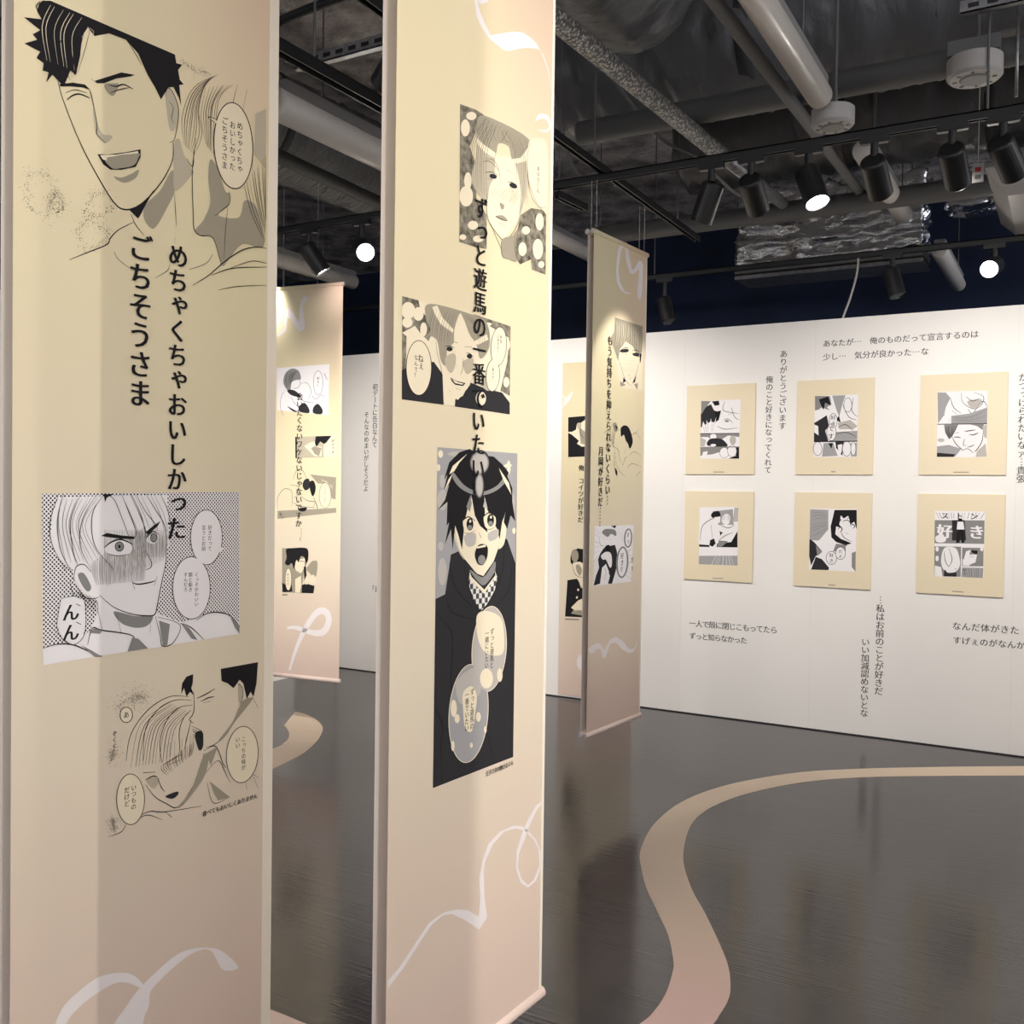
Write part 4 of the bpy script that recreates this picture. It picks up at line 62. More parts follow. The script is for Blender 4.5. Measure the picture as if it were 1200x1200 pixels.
 'f5': [["F","P",0,978,5141,3966,5160,3949,1125,1015,1126],["F","M",0,999,5100,2164,5072,2188,3795,1603,3058,998,3036],["H","G",41,7,3,1065,4792,1567,4906,2121,4714,1093,3349,1593,3572,2087,3895],["F","P",0,1505,2952,2190,3693,2212,2569,1917,2352],["F","D",0,996,3140,1303,2944,1817,2348,1422,2022,1131,1390,998,2004],["F","D",0,1423,1971,1827,1835,2287,1293,2240,1138,1136,1122],["F","G",0,1408,2742,1818,2296,1523,2027],["F","P",0,2214,5022,3948,5059,3960,2538,2417,2271],["F","K",0,2560,5081,3947,5109,3972,3850,3798,4349,3559,4141,3450,4745,3161,4535,2961,4733,2875,4121,3075,3924,2680,4014,2640,3503,2991,3210,3484,3025,3680,2931,3293,2815,2699,2996,2397,3291,2333,4004,2470,4620],["S","K",61,2573,4419,2767,4566,2967,4429,2773,4281],["S","K",61,2792,3814,2926,3981,3067,3822,2933,3655],["S","K",61,3198,4637,3352,4742,3510,4645,3356,4540],["S","K",61,3571,4040,3704,4185,3843,4048,3710,3903],["S","K",51,3067,4330,3358,4439,3556,4292],["S","K",40,3277,3626,3474,3531],["S","D",41,2981,3718,3185,3319,3678,3032],["F","G",0,2701,2894,3390,2819,3301,2410,2514,2377],["F","P",0,3295,2714,3775,3036,3956,2740,3966,1226,2340,1143,2824,1677,3412,1705],["F","G",0,3692,2325,3942,2437,3949,1125,3710,1416],["F","K",1,2769,1960,2760,1846,2727,1739,2674,1645,2604,1572,2521,1524,2432,1505,2342,1516,2257,1556,2183,1622,2126,1710,2089,1815,2075,1928,2085,2043,2118,2150,2171,2244,2242,2317,2325,2364,2415,2383,2505,2372,2589,2332,2662,2265,2719,2177,2755,2072],["F","P",1,2740,1958,2731,1852,2701,1753,2653,1666,2588,1598,2513,1554,2431,1536,2349,1546,2271,1583,2204,1645,2152,1727,2118,1824,2105,1930,2114,2036,2144,2136,2193,2223,2257,2291,2333,2335,2415,2352,2497,2342,2575,2304,2641,2242,2693,2160,2727,2063],["F","K",1,3313,2289,3304,2181,3274,2079,3224,1991,3158,1921,3081,1876,2998,1858,2913,1869,2834,1907,2766,1970,2712,2054,2678,2153,2664,2261,2673,2369,2704,2472,2754,2560,2820,2629,2898,2674,2981,2691,3065,2681,3144,2642,3212,2579,3265,2495,3300,2396],["F","P",1,3283,2287,3275,2187,3248,2093,3203,2011,3143,1947,3073,1905,2997,1889,2920,1898,2848,1934,2786,1992,2738,2070,2706,2162,2694,2262,2702,2363,2730,2457,2775,2539,2835,2603,2906,2645,2982,2661,3058,2651,3130,2615,3192,2556,3240,2478,3271,2387],["V","K","好き",2420,2118,358,286,4],["V","K","だよ",2987,2397,305,244,4],["F","G",0,2259,197,2705,202,2706,151,2260,145]],
 'f6': [["F","P",0,999,5156,3801,5158,3782,1134,1020,1078],["F","G",0,993,4574,3778,4627,3782,3204,1005,3138],["H","D",48,14,2,1073,5042,1260,4678,3742,5100,3536,4716],["R","K","ストン",1567,4859,811,446,2],["F","D",0,1971,4599,2672,4617,2785,3377,1997,3348],["R","P","好き",1543,3916,1794,897,2],["R","P","好き",1578,3898,1794,897,2],["F","P",0,2281,4511,2605,4520,2684,4043,2247,4030],["F","K",1,2550,4633,2546,4611,2534,4590,2515,4571,2490,4557,2461,4548,2429,4544,2397,4546,2368,4554,2342,4567,2322,4584,2309,4605,2305,4627,2309,4649,2320,4671,2340,4689,2365,4703,2394,4713,2426,4716,2457,4714,2487,4706,2513,4693,2533,4676,2545,4656],["F","K",0,2291,4031,2641,4042,2701,3230,2527,3224,2470,3845,2422,3220,2220,3212],["F","P",1,1103,3607,1639,3529,1556,3236,1110,3239],["F","P",0,1006,3079,3783,3147,3785,3034,1008,2963],["F","G",0,1009,2943,2514,2983,2526,1141,1029,1098],["F","P",1,1564,2849,2182,2893,2412,2403,2468,1830,2213,1432,1683,1404,1404,1971],["S","D",39,1830,2860,2021,2193,1854,1703],["S","D",39,1568,2656,1671,1984,2035,1519],["F","D",0,1592,1496,2253,1627,2307,1129,1582,1109],["F","P",1,1677,1694,2120,1668,2257,1434,1772,1361],["F","P",1,1254,2788,1251,2748,1243,2710,1230,2678,1212,2652,1191,2636,1168,2629,1144,2634,1122,2648,1103,2672,1088,2704,1079,2741,1075,2781,1077,2821,1085,2859,1099,2892,1117,2917,1138,2933,1161,2940,1184,2935,1206,2921,1225,2897,1240,2865,1250,2828],["F","P",1,1266,2207,1263,2162,1255,2119,1242,2082,1224,2054,1203,2035,1180,2028,1157,2033,1135,2050,1116,2077,1101,2112,1091,2154,1087,2199,1089,2244,1097,2287,1110,2324,1128,2352,1150,2370,1173,2377,1196,2373,1218,2356,1237,2329,1252,2294,1262,2252],["F","P",0,1051,1760,1410,1681,1511,1105,1046,1099],["F","G",0,2576,2928,3761,2957,3767,1836,2582,1797],["F","P",0,2678,2223,2799,2708,3057,2814,2977,2524,3409,2543,3333,2063,2904,1851],["F","K",0,3058,2795,3447,2782,3409,2543,3148,2627],["F","P",1,3745,2890,3743,2855,3735,2823,3722,2795,3705,2773,3685,2759,3663,2753,3640,2757,3619,2769,3601,2790,3587,2817,3578,2848,3574,2883,3576,2917,3584,2950,3597,2978,3615,2999,3635,3014,3657,3019,3679,3015,3700,3003,3718,2982,3733,2955,3742,2924],["F","P",0,2617,2221,3070,2194,2991,1836,2625,1837],["S","K",38,2979,2428,3239,2392],["F","M",0,2584,1720,3769,1742,3748,1132,2570,1124],["H","D",38,8,2,2690,1649,2831,1158,3685,1699,3653,1165],["V","K","好き",2736,1555,210,168,4],["F","G",0,2061,248,2720,231,2720,183,2062,200]],
 'w_thanks': [["V","k","ありがとうございます",-17274,24919,534,523,4],["V","k","俺のこと好きになってくれて",-18186,23252,507,507,4]],
 'w_mine': [["R","k","あなたが…　俺のものだって宣言するのは",-14485,25424,487,487,4],["R","k","少し…　気分が良かった…な",-14468,24552,496,496,4]],
 'w_shell': [["R","k","一人で殻に閉じこもってたら",-23303,6395,477,524,4],["R","k","ずっと知らなかった",-23287,5517,458,504,4]],
 'w_admit': [["V","k","…私はお前のことが好きだ",-10817,8867,530,556,4],["V","k","いい加減認めないとな",-11678,6108,510,535,4]],
 'w_body': [["R","k","なんだ体がきた",-6342,7570,529,529,4],["R","k","すげぇのがなんか",-6306,6692,498,498,4]],
 'w_edge': [["V","k","がつっけられたいなァ…貴張",-3018,22686,504,529,4]],
 'w_date': [["V","k","初デートに告白なんて",-51595,24179,542,569,4],["V","k","そんなのめまいがしそうだよ",-52487,21854,523,550,4]],
 'w_quote': [["R","k","「貴方",-51710,7098,574,574,4]],
}
RIBBON_A=[[1.309, 0.767], [0.014, -0.04], [-0.242, -0.217], [-0.663, -0.51], [-1.033, -0.791], [-1.305, -1.047], [-1.506, -1.35], [-1.628, -1.628], [-1.692, -1.936], [-1.689, -2.251], [-1.649, -2.495], [-1.596, -2.682], [-1.536, -2.815], [-1.434, -3.009], [-1.307, -3.204], [-1.209, -3.355], [-1.128, -3.518], [-1.099, -3.602], [-1.069, -3.74], [-1.061, -3.863], [-1.07, -3.94], [-1.112, -4.143], [-1.233, -4.31], [-1.437, -4.412], [-1.668, -4.45], [-1.894, -4.446], [-2.011, -4.442], [-2.265, -4.448]]
RIBBON_B=[[1.258, 0.469], [0.015, -0.274], [-0.232, -0.433], [-0.64, -0.706], [-1.0, -0.968], [-1.257, -1.246], [-1.439, -1.576], [-1.524, -1.845], [-1.545, -2.087], [-1.513, -2.318], [-1.437, -2.582], [-1.364, -2.76], [-1.263, -2.95], [-1.159, -3.112], [-1.022, -3.345], [-0.953, -3.478], [-0.906, -3.609], [-0.891, -3.69], [-0.888, -3.773], [-0.888, -3.828], [-0.909, -4.089], [-1.008, -4.363], [-1.142, -4.558], [-1.389, -4.633], [-1.659, -4.636], [-1.892, -4.644], [-2.036, -4.661]]
RIBBON_C=[[-4.671, -1.472], [-4.56, -1.492], [-4.4, -1.569], [-4.255, -1.675], [-4.159, -1.776], [-4.047, -1.937], [-3.958, -2.099], [-3.887, -2.259], [-3.849, -2.408], [-3.82, -2.534], [-3.727, -2.976]]
RIBBON_D=[[-4.458, -1.808], [-4.36, -1.882], [-4.259, -1.974], [-4.18, -2.074], [-4.145, -2.149], [-4.114, -2.225], [-4.058, -2.627]]
PLANES={'b1': [-1.4812, -5.6135, 0.345, 88.0], 'b2': [-1.1147, -5.0957, 0.345, 87.164], 'b3': [-2.078, -2.223, 0.345, 85.49], 'b4': [-4.5527, -1.8977, 0.345, 7.0], 'b5': [-3.383, -0.004, 0.02, 0.0], 'w': [0.0, 0.0, 0, 0.0], 'f1': [-2.397, -0.012, 1.685, 0.0], 'f2': [-1.631, -0.012, 1.685, 0.0], 'f3': [-0.87, -0.012, 1.685, 0.0], 'f4': [-2.397, -0.012, 0.948, 0.0], 'f5': [-1.631, -0.012, 0.948, 0.0], 'f6': [-0.87, -0.012, 0.948, 0.0]}

# ------------------------------------------------------------------ materials
MATS = {}
def nodes_of(name):
    m = bpy.data.materials.new(name); m.use_nodes = True
    nt = m.node_tree; b = nt.nodes['Principled BSDF']
    MATS[name] = m
    return m, nt, b
def plain(name, col, rough=.6, metal=0.0, spec=.5, noise=0.0, nscale=8.0, bump=0.0, bscale=20.0, stretch=(1,1,1), coat=0.0):
    m, nt, b = nodes_of(name)
    b.inputs['Base Color'].default_value = (*col, 1); b.inputs['Roughness'].default_value = rough
    b.inputs['Metallic'].default_value = metal; b.inputs['Specular IOR Level'].default_value = spec
    b.inputs['Coat Weight'].default_value = coat
    if noise or bump:
        tc = nt.nodes.new('ShaderNodeTexCoord'); mp = nt.nodes.new('ShaderNodeMapping'); mp.inputs['Scale'].default_value = stretch
        nt.links.new(tc.outputs['Object'], mp.inputs['Vector'])
    if noise:
        n = nt.nodes.new('ShaderNodeTexNoise'); n.inputs['Scale'].default_value = nscale; n.inputs['Detail'].default_value = 6
        nt.links.new(mp.outputs[0], n.inputs['Vector'])
        cr = nt.nodes.new('ShaderNodeValToRGB')
        cr.color_ramp.elements[0].position = .3; cr.color_ramp.elements[1].position = .7
        cr.color_ramp.elements[0].color = (*[c*(1-noise) for c in col], 1); cr.color_ramp.elements[1].color = (*[min(1, c*(1+noise)) for c in col], 1)
        nt.links.new(n.outputs['Fac'], cr.inputs[0]); nt.links.new(cr.outputs[0], b.inputs['Base Color'])
    if bump:
        n2 = nt.nodes.new('ShaderNodeTexNoise'); n2.inputs['Scale'].default_value = bscale; n2.inputs['Detail'].default_value = 5
        nt.links.new(mp.outputs[0], n2.inputs['Vector'])
        bp = nt.nodes.new('ShaderNodeBump'); bp.inputs['Strength'].default_value = bump; bp.inputs['Distance'].default_value = .05
        nt.links.new(n2.outputs['Fac'], bp.inputs['Height']); nt.links.new(bp.outputs[0], b.inputs['Normal'])
    return m
def emit(name, col, s):
    m, nt, b = nodes_of(name)
    b.inputs['Base Color'].default_value = (*col, 1); b.inputs['Emission Color'].default_value = (*col, 1); b.inputs['Emission Strength'].default_value = s
    return m

plain('white_wall', (.80, .775, .745), .55, bump=.02, bscale=120, noise=.015, nscale=1.2)
plain('navy_wall', (.010, .020, .055), .8, noise=.3, nscale=2)
plain('slab', (.50, .46, .44), .95, noise=.6, nscale=5, bump=.9, bscale=22)
plain('seam', (.72, .695, .665), .6)
plain('mount_board', (.74, .64, .46), .6)
plain('ink', (.022, .021, .023), .5)
plain('soft_ink', (.07, .068, .07), .6)
plain('rail_black', (.010, .010, .011), .45)
plain('lamp_black', (.012, .012, .013), .38)
plain('plastic_white', (.42, .40, .385), .45)
plain('plastic_grey', (.25, .245, .24), .5)
plain('tube_white', (.66, .62, .57), .3)
plain('galv', (.33, .33, .34), .42, metal=.8, noise=.25, nscale=30)
plain('pipe_grey', (.13, .13, .132), .6)
plain('pipe_dark', (.035, .035, .037), .6)
plain('black_wrap', (.11, .11, .117), .36, bump=.45, bscale=5, stretch=(1.8, 1, 1))
plain('black_wrap_long', (.10, .10, .107), .36, bump=.45, bscale=5, stretch=(1, 1.8, 1))
plain('grey_wrap', (.16, .16, .16), .42, bump=.9, bscale=14, stretch=(1, 3, 1))
plain('foil', (.9, .9, .92), .16, metal=1.0, bump=.9, bscale=7, stretch=(.7, 1.2, 1.5))
plain('red_mark', (.45, .02, .02), .5)
plain('cable_white', (.5, .48, .44), .6)
emit('lens_lit', (1.0, .95, .88), 60)
emit('lens_soft', (1.0, .96, .9), 6)
plain('lens_dark', (.3, .3, .3), .2)

def perforated():
    m, nt, b = nodes_of('silver_flex')
    b.inputs['Metallic'].default_value = .35; b.inputs['Roughness'].default_value = .4
    tc = nt.nodes.new('ShaderNodeTexCoord'); v = nt.nodes.new('ShaderNodeTexVoronoi'); v.inputs['Scale'].default_value = 72
    cr = nt.nodes.new('ShaderNodeValToRGB'); e = cr.color_ramp.elements; e[0].position = .15; e[0].color = (.82, .81, .77, 1); e[1].position = .6; e[1].color = (.16, .16, .16, 1)
    bp = nt.nodes.new('ShaderNodeBump'); bp.inputs['Strength'].default_value = .6; bp.inputs['Distance'].default_value = .01; bp.invert = True
    nt.links.new(tc.outputs['Object'], v.inputs['Vector']); nt.links.new(v.outputs['Distance'], cr.inputs[0]); nt.links.new(cr.outputs[0], b.inputs['Base Color'])
    nt.links.new(v.outputs['Distance'], bp.inputs['Height']); nt.links.new(bp.outputs[0], b.inputs['Normal'])
perforated()

def floor_mat():
    m, nt, b = nodes_of('floor_vinyl')
    L = nt.links.new; N = nt.nodes.new
    tc = N('ShaderNodeTexCoord'); n = N('ShaderNodeTexNoise'); n.inputs['Scale'].default_value = 2.2; n.inputs['Detail'].default_value = 8
    L(tc.outputs['Object'], n.inputs['Vector'])
    cr = N('ShaderNodeValToRGB'); cr.color_ramp.elements[0].color = (.038, .0335, .036, 1); cr.color_ramp.elements[1].color = (.056, .049, .052, 1)
    cr.color_ramp.elements[0].position = .3; cr.color_ramp.elements[1].position = .7
    L(n.outputs['Fac'], cr.inputs[0]); L(cr.outputs[0], b.inputs['Base Color'])
    rr = N('ShaderNodeMapRange'); rr.inputs[3].default_value = .085; rr.inputs[4].default_value = .17
    n2 = N('ShaderNodeTexNoise'); n2.inputs['Scale'].default_value = 9; n2.inputs['Detail'].default_value = 8
    L(tc.outputs['Object'], n2.inputs['Vector']); L(n2.outputs['Fac'], rr.inputs[0]); L(rr.outputs[0], b.inputs['Roughness'])
    # fine scratches in two directions
    hs = None
    for ang, sc in ((25, (1.2, 60, 1)), (-40, (1.6, 75, 1))):
        mp = N('ShaderNodeMapping'); mp.inputs['Rotation'].default_value = (0, 0, R(ang)); mp.inputs['Scale'].default_value = sc
        ns = N('ShaderNodeTexNoise'); ns.inputs['Scale'].default_value = 1.0; ns.inputs['Detail'].default_value = 3
        L(tc.outputs['Object'], mp.inputs['Vector']); L(mp.outputs[0], ns.inputs['Vector'])
        if hs is None: hs = ns.outputs['Fac']
        else:
            ad = N('ShaderNodeMath'); ad.operation = 'ADD'; L(hs, ad.inputs[0]); L(ns.outputs['Fac'], ad.inputs[1]); hs = ad.outputs[0]
    bp = N('ShaderNodeBump'); bp.inputs['Strength'].default_value = .05; bp.inputs['Distance'].default_value = .01
    L(hs, bp.inputs['Height']); L(bp.outputs[0], b.inputs['Normal'])
    b.inputs['Specular IOR Level'].default_value = .37
floor_mat()

def cloth(name, tint=1.0, width=.572, height=2.48, seed=0.0):
    # printed fabric: cream ground drifting to pink at the hem and the upper right, faint lemon patches
    m, nt, b = nodes_of(name); L = nt.links.new; N = nt.nodes.new
    tc = N('ShaderNodeTexCoord'); sp = N('ShaderNodeSeparateXYZ'); L(tc.outputs['Object'], sp.inputs[0])
    hz = N('ShaderNodeValToRGB'); mh = N('ShaderNodeMath'); mh.operation = 'DIVIDE'; mh.inputs[1].default_value = height
    L(sp.outputs['Z'], mh.inputs[0]); L(mh.outputs[0], hz.inputs[0])
    e = hz.color_ramp.elements; cream = (.78, .685, .465, 1); pale = (.775, .685, .545, 1); pink = (.735, .575, .50, 1)
    e[0].position = 0.0; e[0].color = pink; e[1].position = .34; e[1].color = pale
    k = e.new(.17); k.color = (.76, .635, .52, 1)
    k = e.new(.7); k.color = cream
    # upper right pink
    mx = N('ShaderNodeMath'); mx.operation = 'DIVIDE'; mx.inputs[1].default_value = width; L(sp.outputs['X'], mx.inputs[0])
    a1 = N('ShaderNodeMapRange'); a1.inputs[1].default_value = .35; a1.inputs[2].default_value = 1.15; L(mx.outputs[0], a1.inputs[0])
    a2 = N('ShaderNodeMapRange'); a2.inputs[1].default_value = .68; a2.inputs[2].default_value = 1.0; L(mh.outputs[0], a2.inputs[0])
    mu = N('ShaderNodeMath'); mu.operation = 'MULTIPLY'; L(a1.outputs[0], mu.inputs[0]); L(a2.outputs[0], mu.inputs[1])
    mix = N('ShaderNodeMixRGB'); mix.inputs[2].default_value = (.76, .52, .44, 1); L(mu.outputs[0], mix.inputs[0]); L(hz.outputs[0], mix.inputs[1])
    # lemon patches
    mp = N('ShaderNodeMapping'); mp.inputs['Location'].default_value = (seed, 0, seed*1.7); L(tc.outputs['Object'], mp.inputs[0])
    nz = N('ShaderNodeTexNoise'); nz.inputs['Scale'].default_value = 1.5; nz.inputs['Detail'].default_value = 1; L(mp.outputs[0], nz.inputs['Vector'])
    am = N('ShaderNodeMapRange'); am.inputs[1].default_value = .5; am.inputs[2].default_value = .75; am.inputs[4].default_value = .4; L(nz.outputs['Fac'], am.inputs[0])
    inv = N('ShaderNodeMath'); inv.operation = 'MULTIPLY'; L(am.outputs[0], inv.inputs[0])
    az = N('ShaderNodeMapRange'); az.inputs[1].default_value = .2; az.inputs[2].default_value = .45; L(mh.outputs[0], az.inputs[0]); L(az.outputs[0], inv.inputs[1])
    mix2 = N('ShaderNodeMixRGB'); mix2.inputs[2].default_value = (.76, .72, .43, 1); L(inv.outputs[0], mix2.inputs[0]); L(mix.outputs[0], mix2.inputs[1])
    L(mix2.outputs[0], b.inputs['Base Color'])
    b.inputs['Roughness'].default_value = .95; b.inputs['Specular IOR Level'].default_value = .05
    tr = N('ShaderNodeBsdfTranslucent'); L(mix2.outputs[0], tr.inputs['Color'])
    ms = N('ShaderNodeMixShader'); ms.inputs[0].default_value = .12
    L(b.outputs[0], ms.inputs[1]); L(tr.outputs[0], ms.inputs[2]); L(ms.outputs[0], nt.nodes['Material Output'].inputs[0])
for i in range(5): cloth('printed_cloth_%d' % i, seed=3.1*i)
plain('blank_cloth', (.88, .80, .75), .8, spec=.25)
plain('hem_pink', (.80, .64, .57), .75)
plain('hem_white', (.82, .75, .64), .75)
plain('tube_end', (.55, .53, .56), .5)

def path_mat():
    m, nt, b = nodes_of('floor_path'); L = nt.links.new; N = nt.nodes.new
    tc = N('ShaderNodeTexCoord'); sp = N('ShaderNodeSeparateXYZ'); L(tc.outputs['Object'], sp.inputs[0])
    mr = N('ShaderNodeMapRange'); mr.inputs[1].default_value = -5.0; mr.inputs[2].default_value = -2.2; L(sp.outputs['Y'], mr.inputs[0])
    cr = N('ShaderNodeValToRGB'); e = cr.color_ramp.elements
    e[0].position = 0; e[0].color = (.72, .56, .45, 1); e[1].position = 1; e[1].color = (.66, .52, .39, 1)
    for p, c in ((.22, (.70, .51, .43, 1)), (.42, (.66, .44, .39, 1)), (.62, (.66, .50, .38, 1))):
        k = e.new(p); k.color = c
    L(mr.outputs[0], cr.inputs[0]); L(cr.outputs[0], b.inputs['Base Color']); b.inputs['Roughness'].default_value = .42
path_mat()

# print tones used by the artwork
TONES = {'K': (.020, .019, .021), 'D': (.034, .033, .036), 'N': (.14, .135, .13), 'G': (.24, .235, .23), 'M': (.34, .335, .34), 'L': (.46, .43, .40),
         'P': (.80, .775, .785), 'C': (.775, .69, .52), 'g': (.33, .295, .225), 'l': (.47, .42, .32), 'n': (.20, .18, .14), 'm': (.34, .305, .235), 'R': (.80, .745, .74), 'k': (.07, .068, .072)}
for k, c in TONES.items():
    if k in 'Nn': plain('tone_'+k, c, 1.0, spec=0, noise=.7, nscale=60)
    else: plain('tone_' + k, c, 1.0, spec=0)
def dots(name, ground, pitch, radius):
    m, nt, b = nodes_of(name); L = nt.links.new; N = nt.nodes.new
    tc = N('ShaderNodeTexCoord'); mp = N('ShaderNodeMapping'); mp.inputs['Rotation'].default_value = (0, R(45), 0); mp.inputs['Scale'].default_value = (1/pitch,)*3
    L(tc.outputs['Object'], mp.inputs[0]); sp = N('ShaderNodeSeparateXYZ'); L(mp.outputs[0], sp.inputs[0])
    d = []
    for ax in ('X', 'Z'):
        fr = N('ShaderNodeMath'); fr.operation = 'FRACT'; L(sp.outputs[ax], fr.inputs[0])
        sb = N('ShaderNodeMath'); sb.operation = 'SUBTRACT'; sb.inputs[1].default_value = .5; L(fr.outputs[0], sb.inputs[0])
        sq = N('ShaderNodeMath'); sq.operation = 'MULTIPLY'; L(sb.outputs[0], sq.inputs[0]); L(sb.outputs[0], sq.inputs[1]); d.append(sq)
    ad = N('ShaderNodeMath'); ad.operation = 'ADD'; L(d[0].outputs[0], ad.inputs[0]); L(d[1].outputs[0], ad.inputs[1])
    lt = N('ShaderNodeMath'); lt.operation = 'LESS_THAN'; lt.inputs[1].default_value = radius*radius; L(ad.outputs[0], lt.inputs[0])
    mx = N('ShaderNodeMixRGB'); mx.inputs[1].default_value = (*ground, 1); mx.inputs[2].default_value = (.03, .03, .035, 1); L(lt.outputs[0], mx.inputs[0])
    L(mx.outputs[0], b.inputs['Base Color']); b.inputs['Roughness'].default_value = 1; b.inputs['Specular IOR Level'].default_value = 0
dots('tone_T', (.80, .775, .785), .0052, .33)
def check():
    m, nt, b = nodes_of('tone_Q'); tc = nt.nodes.new('ShaderNodeTexCoord'); ch = nt.nodes.new('ShaderNodeTexChecker')
    ch.inputs['Color1'].default_value = (.03, .03, .03, 1); ch.inputs['Color2'].default_value = (.7, .68, .66, 1); ch.inputs['Scale'].default_value = 90
    nt.links.new(tc.outputs['Object'], ch.inputs['Vector']); nt.links.new(ch.outputs[0], b.inputs['Base Color'])
check()

# ------------------------------------------------------------------ geometry helpers
def new_obj(name, bm, mat, parent=None, smooth=False):
    me = bpy.data.meshes.new(name); bm.to_mesh(me); bm.free()
    for mm in (mat if isinstance(mat, (list, tuple)) else [mat]): me.materials.append(MATS[mm])
    if smooth:
        for p in me.polygons: p.use_smooth = True
    o = bpy.data.objects.new(name, me); C.objects.link(o)
    if parent: o.parent = parent
    return o
def tag(o, label, cat, group=None):
    o['label'] = label; o['category'] = cat
    if group: o['group'] = group
    return o
def thing(name, label, cat, loc=(0, 0, 0), rotz=0.0, group=None):
    o = bpy.data.objects.new(name, None); C.objects.link(o); o.location = loc; o.rotation_euler = (0, 0, rotz)
    o.empty_display_size = .1
    return tag(o, label, cat, group)
def structure(o): o['kind'] = 'structure'; return o
def box(bm, lo, hi, bevel=0.0):
    g = bmesh.ops.create_cube(bm, size=1)
    c = [(a+b)/2 for a, b in zip(lo, hi)]; s = [abs(b-a) for a, b in zip(lo, hi)]
    for v in g['verts']: v.co = Vector((v.co.x*s[0]+c[0], v.co.y*s[1]+c[1], v.co.z*s[2]+c[2]))
    if bevel:
        es = list({e for v in g['verts'] for e in v.link_edges})
        bmesh.ops.bevel(bm, geom=es, offset=bevel, segments=2, affect='EDGES')
    return bm
def ring_frame(d):
    d = d.normalized(); a = Vector((0, 0, 1)) if abs(d.z) < .9 else Vector((1, 0, 0))
    x = a.cross(d).normalized(); return x, d.cross(x).normalized()
def tube(bm, pts, rad, n=16, cap=True, axis=None):
    pts = [Vector(p) for p in pts]; rads = rad if isinstance(rad, (list, tuple)) else [rad]*len(pts)
    rings = []
    for i, p in enumerate(pts):
        d = (pts[min(i+1, len(pts)-1)] - pts[max(i-1, 0)]); x, y = ring_frame(Vector(axis) if axis is not None else d)
        rings.append([bm.verts.new(p + (x*math.cos(t) + y*math.sin(t))*rads[i]) for t in [2*math.pi*k/n for k in range(n)]])
    for a, b in zip(rings, rings[1:]):
        for k in range(n): bm.faces.new((a[k], a[(k+1) % n], b[(k+1) % n], b[k]))
    if cap:
        bm.faces.new(rings[0][::-1]); bm.faces.new(rings[-1])
    return bm
def B(): return bmesh.new()

# drawing on a flat sheet: local x across, z up, the face towards -y
def catmull(p, closed, n=5):
    out = []; m = len(p)
    if m < 3: return p
    rng = range(m if closed else m-1)
    for i in rng:
        if closed: a, b, c, d = p[i-1], p[i], p[(i+1) % m], p[(i+2) % m]
        else: a, b, c, d = p[max(i-1, 0)], p[i], p[i+1], p[min(i+2, m-1)]
        for k in range(n):
            t = k/n
            out.append(tuple(.5*((2*b[j]) + (-a[j]+c[j])*t + (2*a[j]-5*b[j]+4*c[j]-d[j])*t*t + (-a[j]+3*b[j]-3*c[j]+d[j])*t**3) for j in (0, 1)))
    if not closed: out.append(p[-1])
    return out
GLYPH = {}
def glyph(ch, serif):
    key = (ch, serif)
    if key in GLYPH: return GLYPH[key]
    cu = bpy.data.curves.new('g', 'FONT'); cu.body = ch; cu.size = 1; cu.resolution_u = 3
    if serif == 1: cu.offset = 0.0
    elif serif == 2: cu.offset = 0.0
    elif serif == 3: cu.offset = .085
    elif serif == 4: cu.offset = 0.0
    o = bpy.data.objects.new('g', cu); C.objects.link(o)
    dg = bpy.context.evaluated_depsgraph_get(); dg.update()
    me = bpy.data.meshes.new_from_object(o.evaluated_get(dg))
    vs = [(v.co.x-.5, v.co.y-.38) for v in me.vertices]; fs = [tuple(p.vertices) for p in me.polygons]
    bpy.data.objects.remove(o); bpy.data.curves.remove(cu); bpy.data.meshes.remove(me)
    if ch == '…':
        m = sum(v[1] for v in vs)/len(vs); vs = [(a, b-m) for a, b in vs]
    GLYPH[key] = (vs, fs); return vs, fs
SMALL = 'ゃゅょっぁぃぅぇぉャュョッ'
def put_glyph(verts, faces, mats, mi, ch, x, z, s, y, vertical, serif):
    if ch in ' 　': return
    vs, fs = glyph(ch, serif)
    turn = vertical and ch in '…ー—'
    sh = (.10, .12) if (vertical and ch in SMALL) else (0, 0)
    for dx in ((-.026, 0, .026) if serif == 1 else ((-.012, .012) if serif == 4 else ((-.03, .03) if serif == 2 else (0,)))):
        o = len(verts)
        for gx, gy in vs:
            if turn: gx, gy = gy, -gx
            elif serif == 1: gy = gy*1.0
            verts.append((x + (gx+sh[0]+dx)*s, y, z + (gy+sh[1])*s))
        for f in fs: faces.append(tuple(i+o for i in f)); mats.append(mi)
        y -= 4e-6
STEP = 1.3e-5
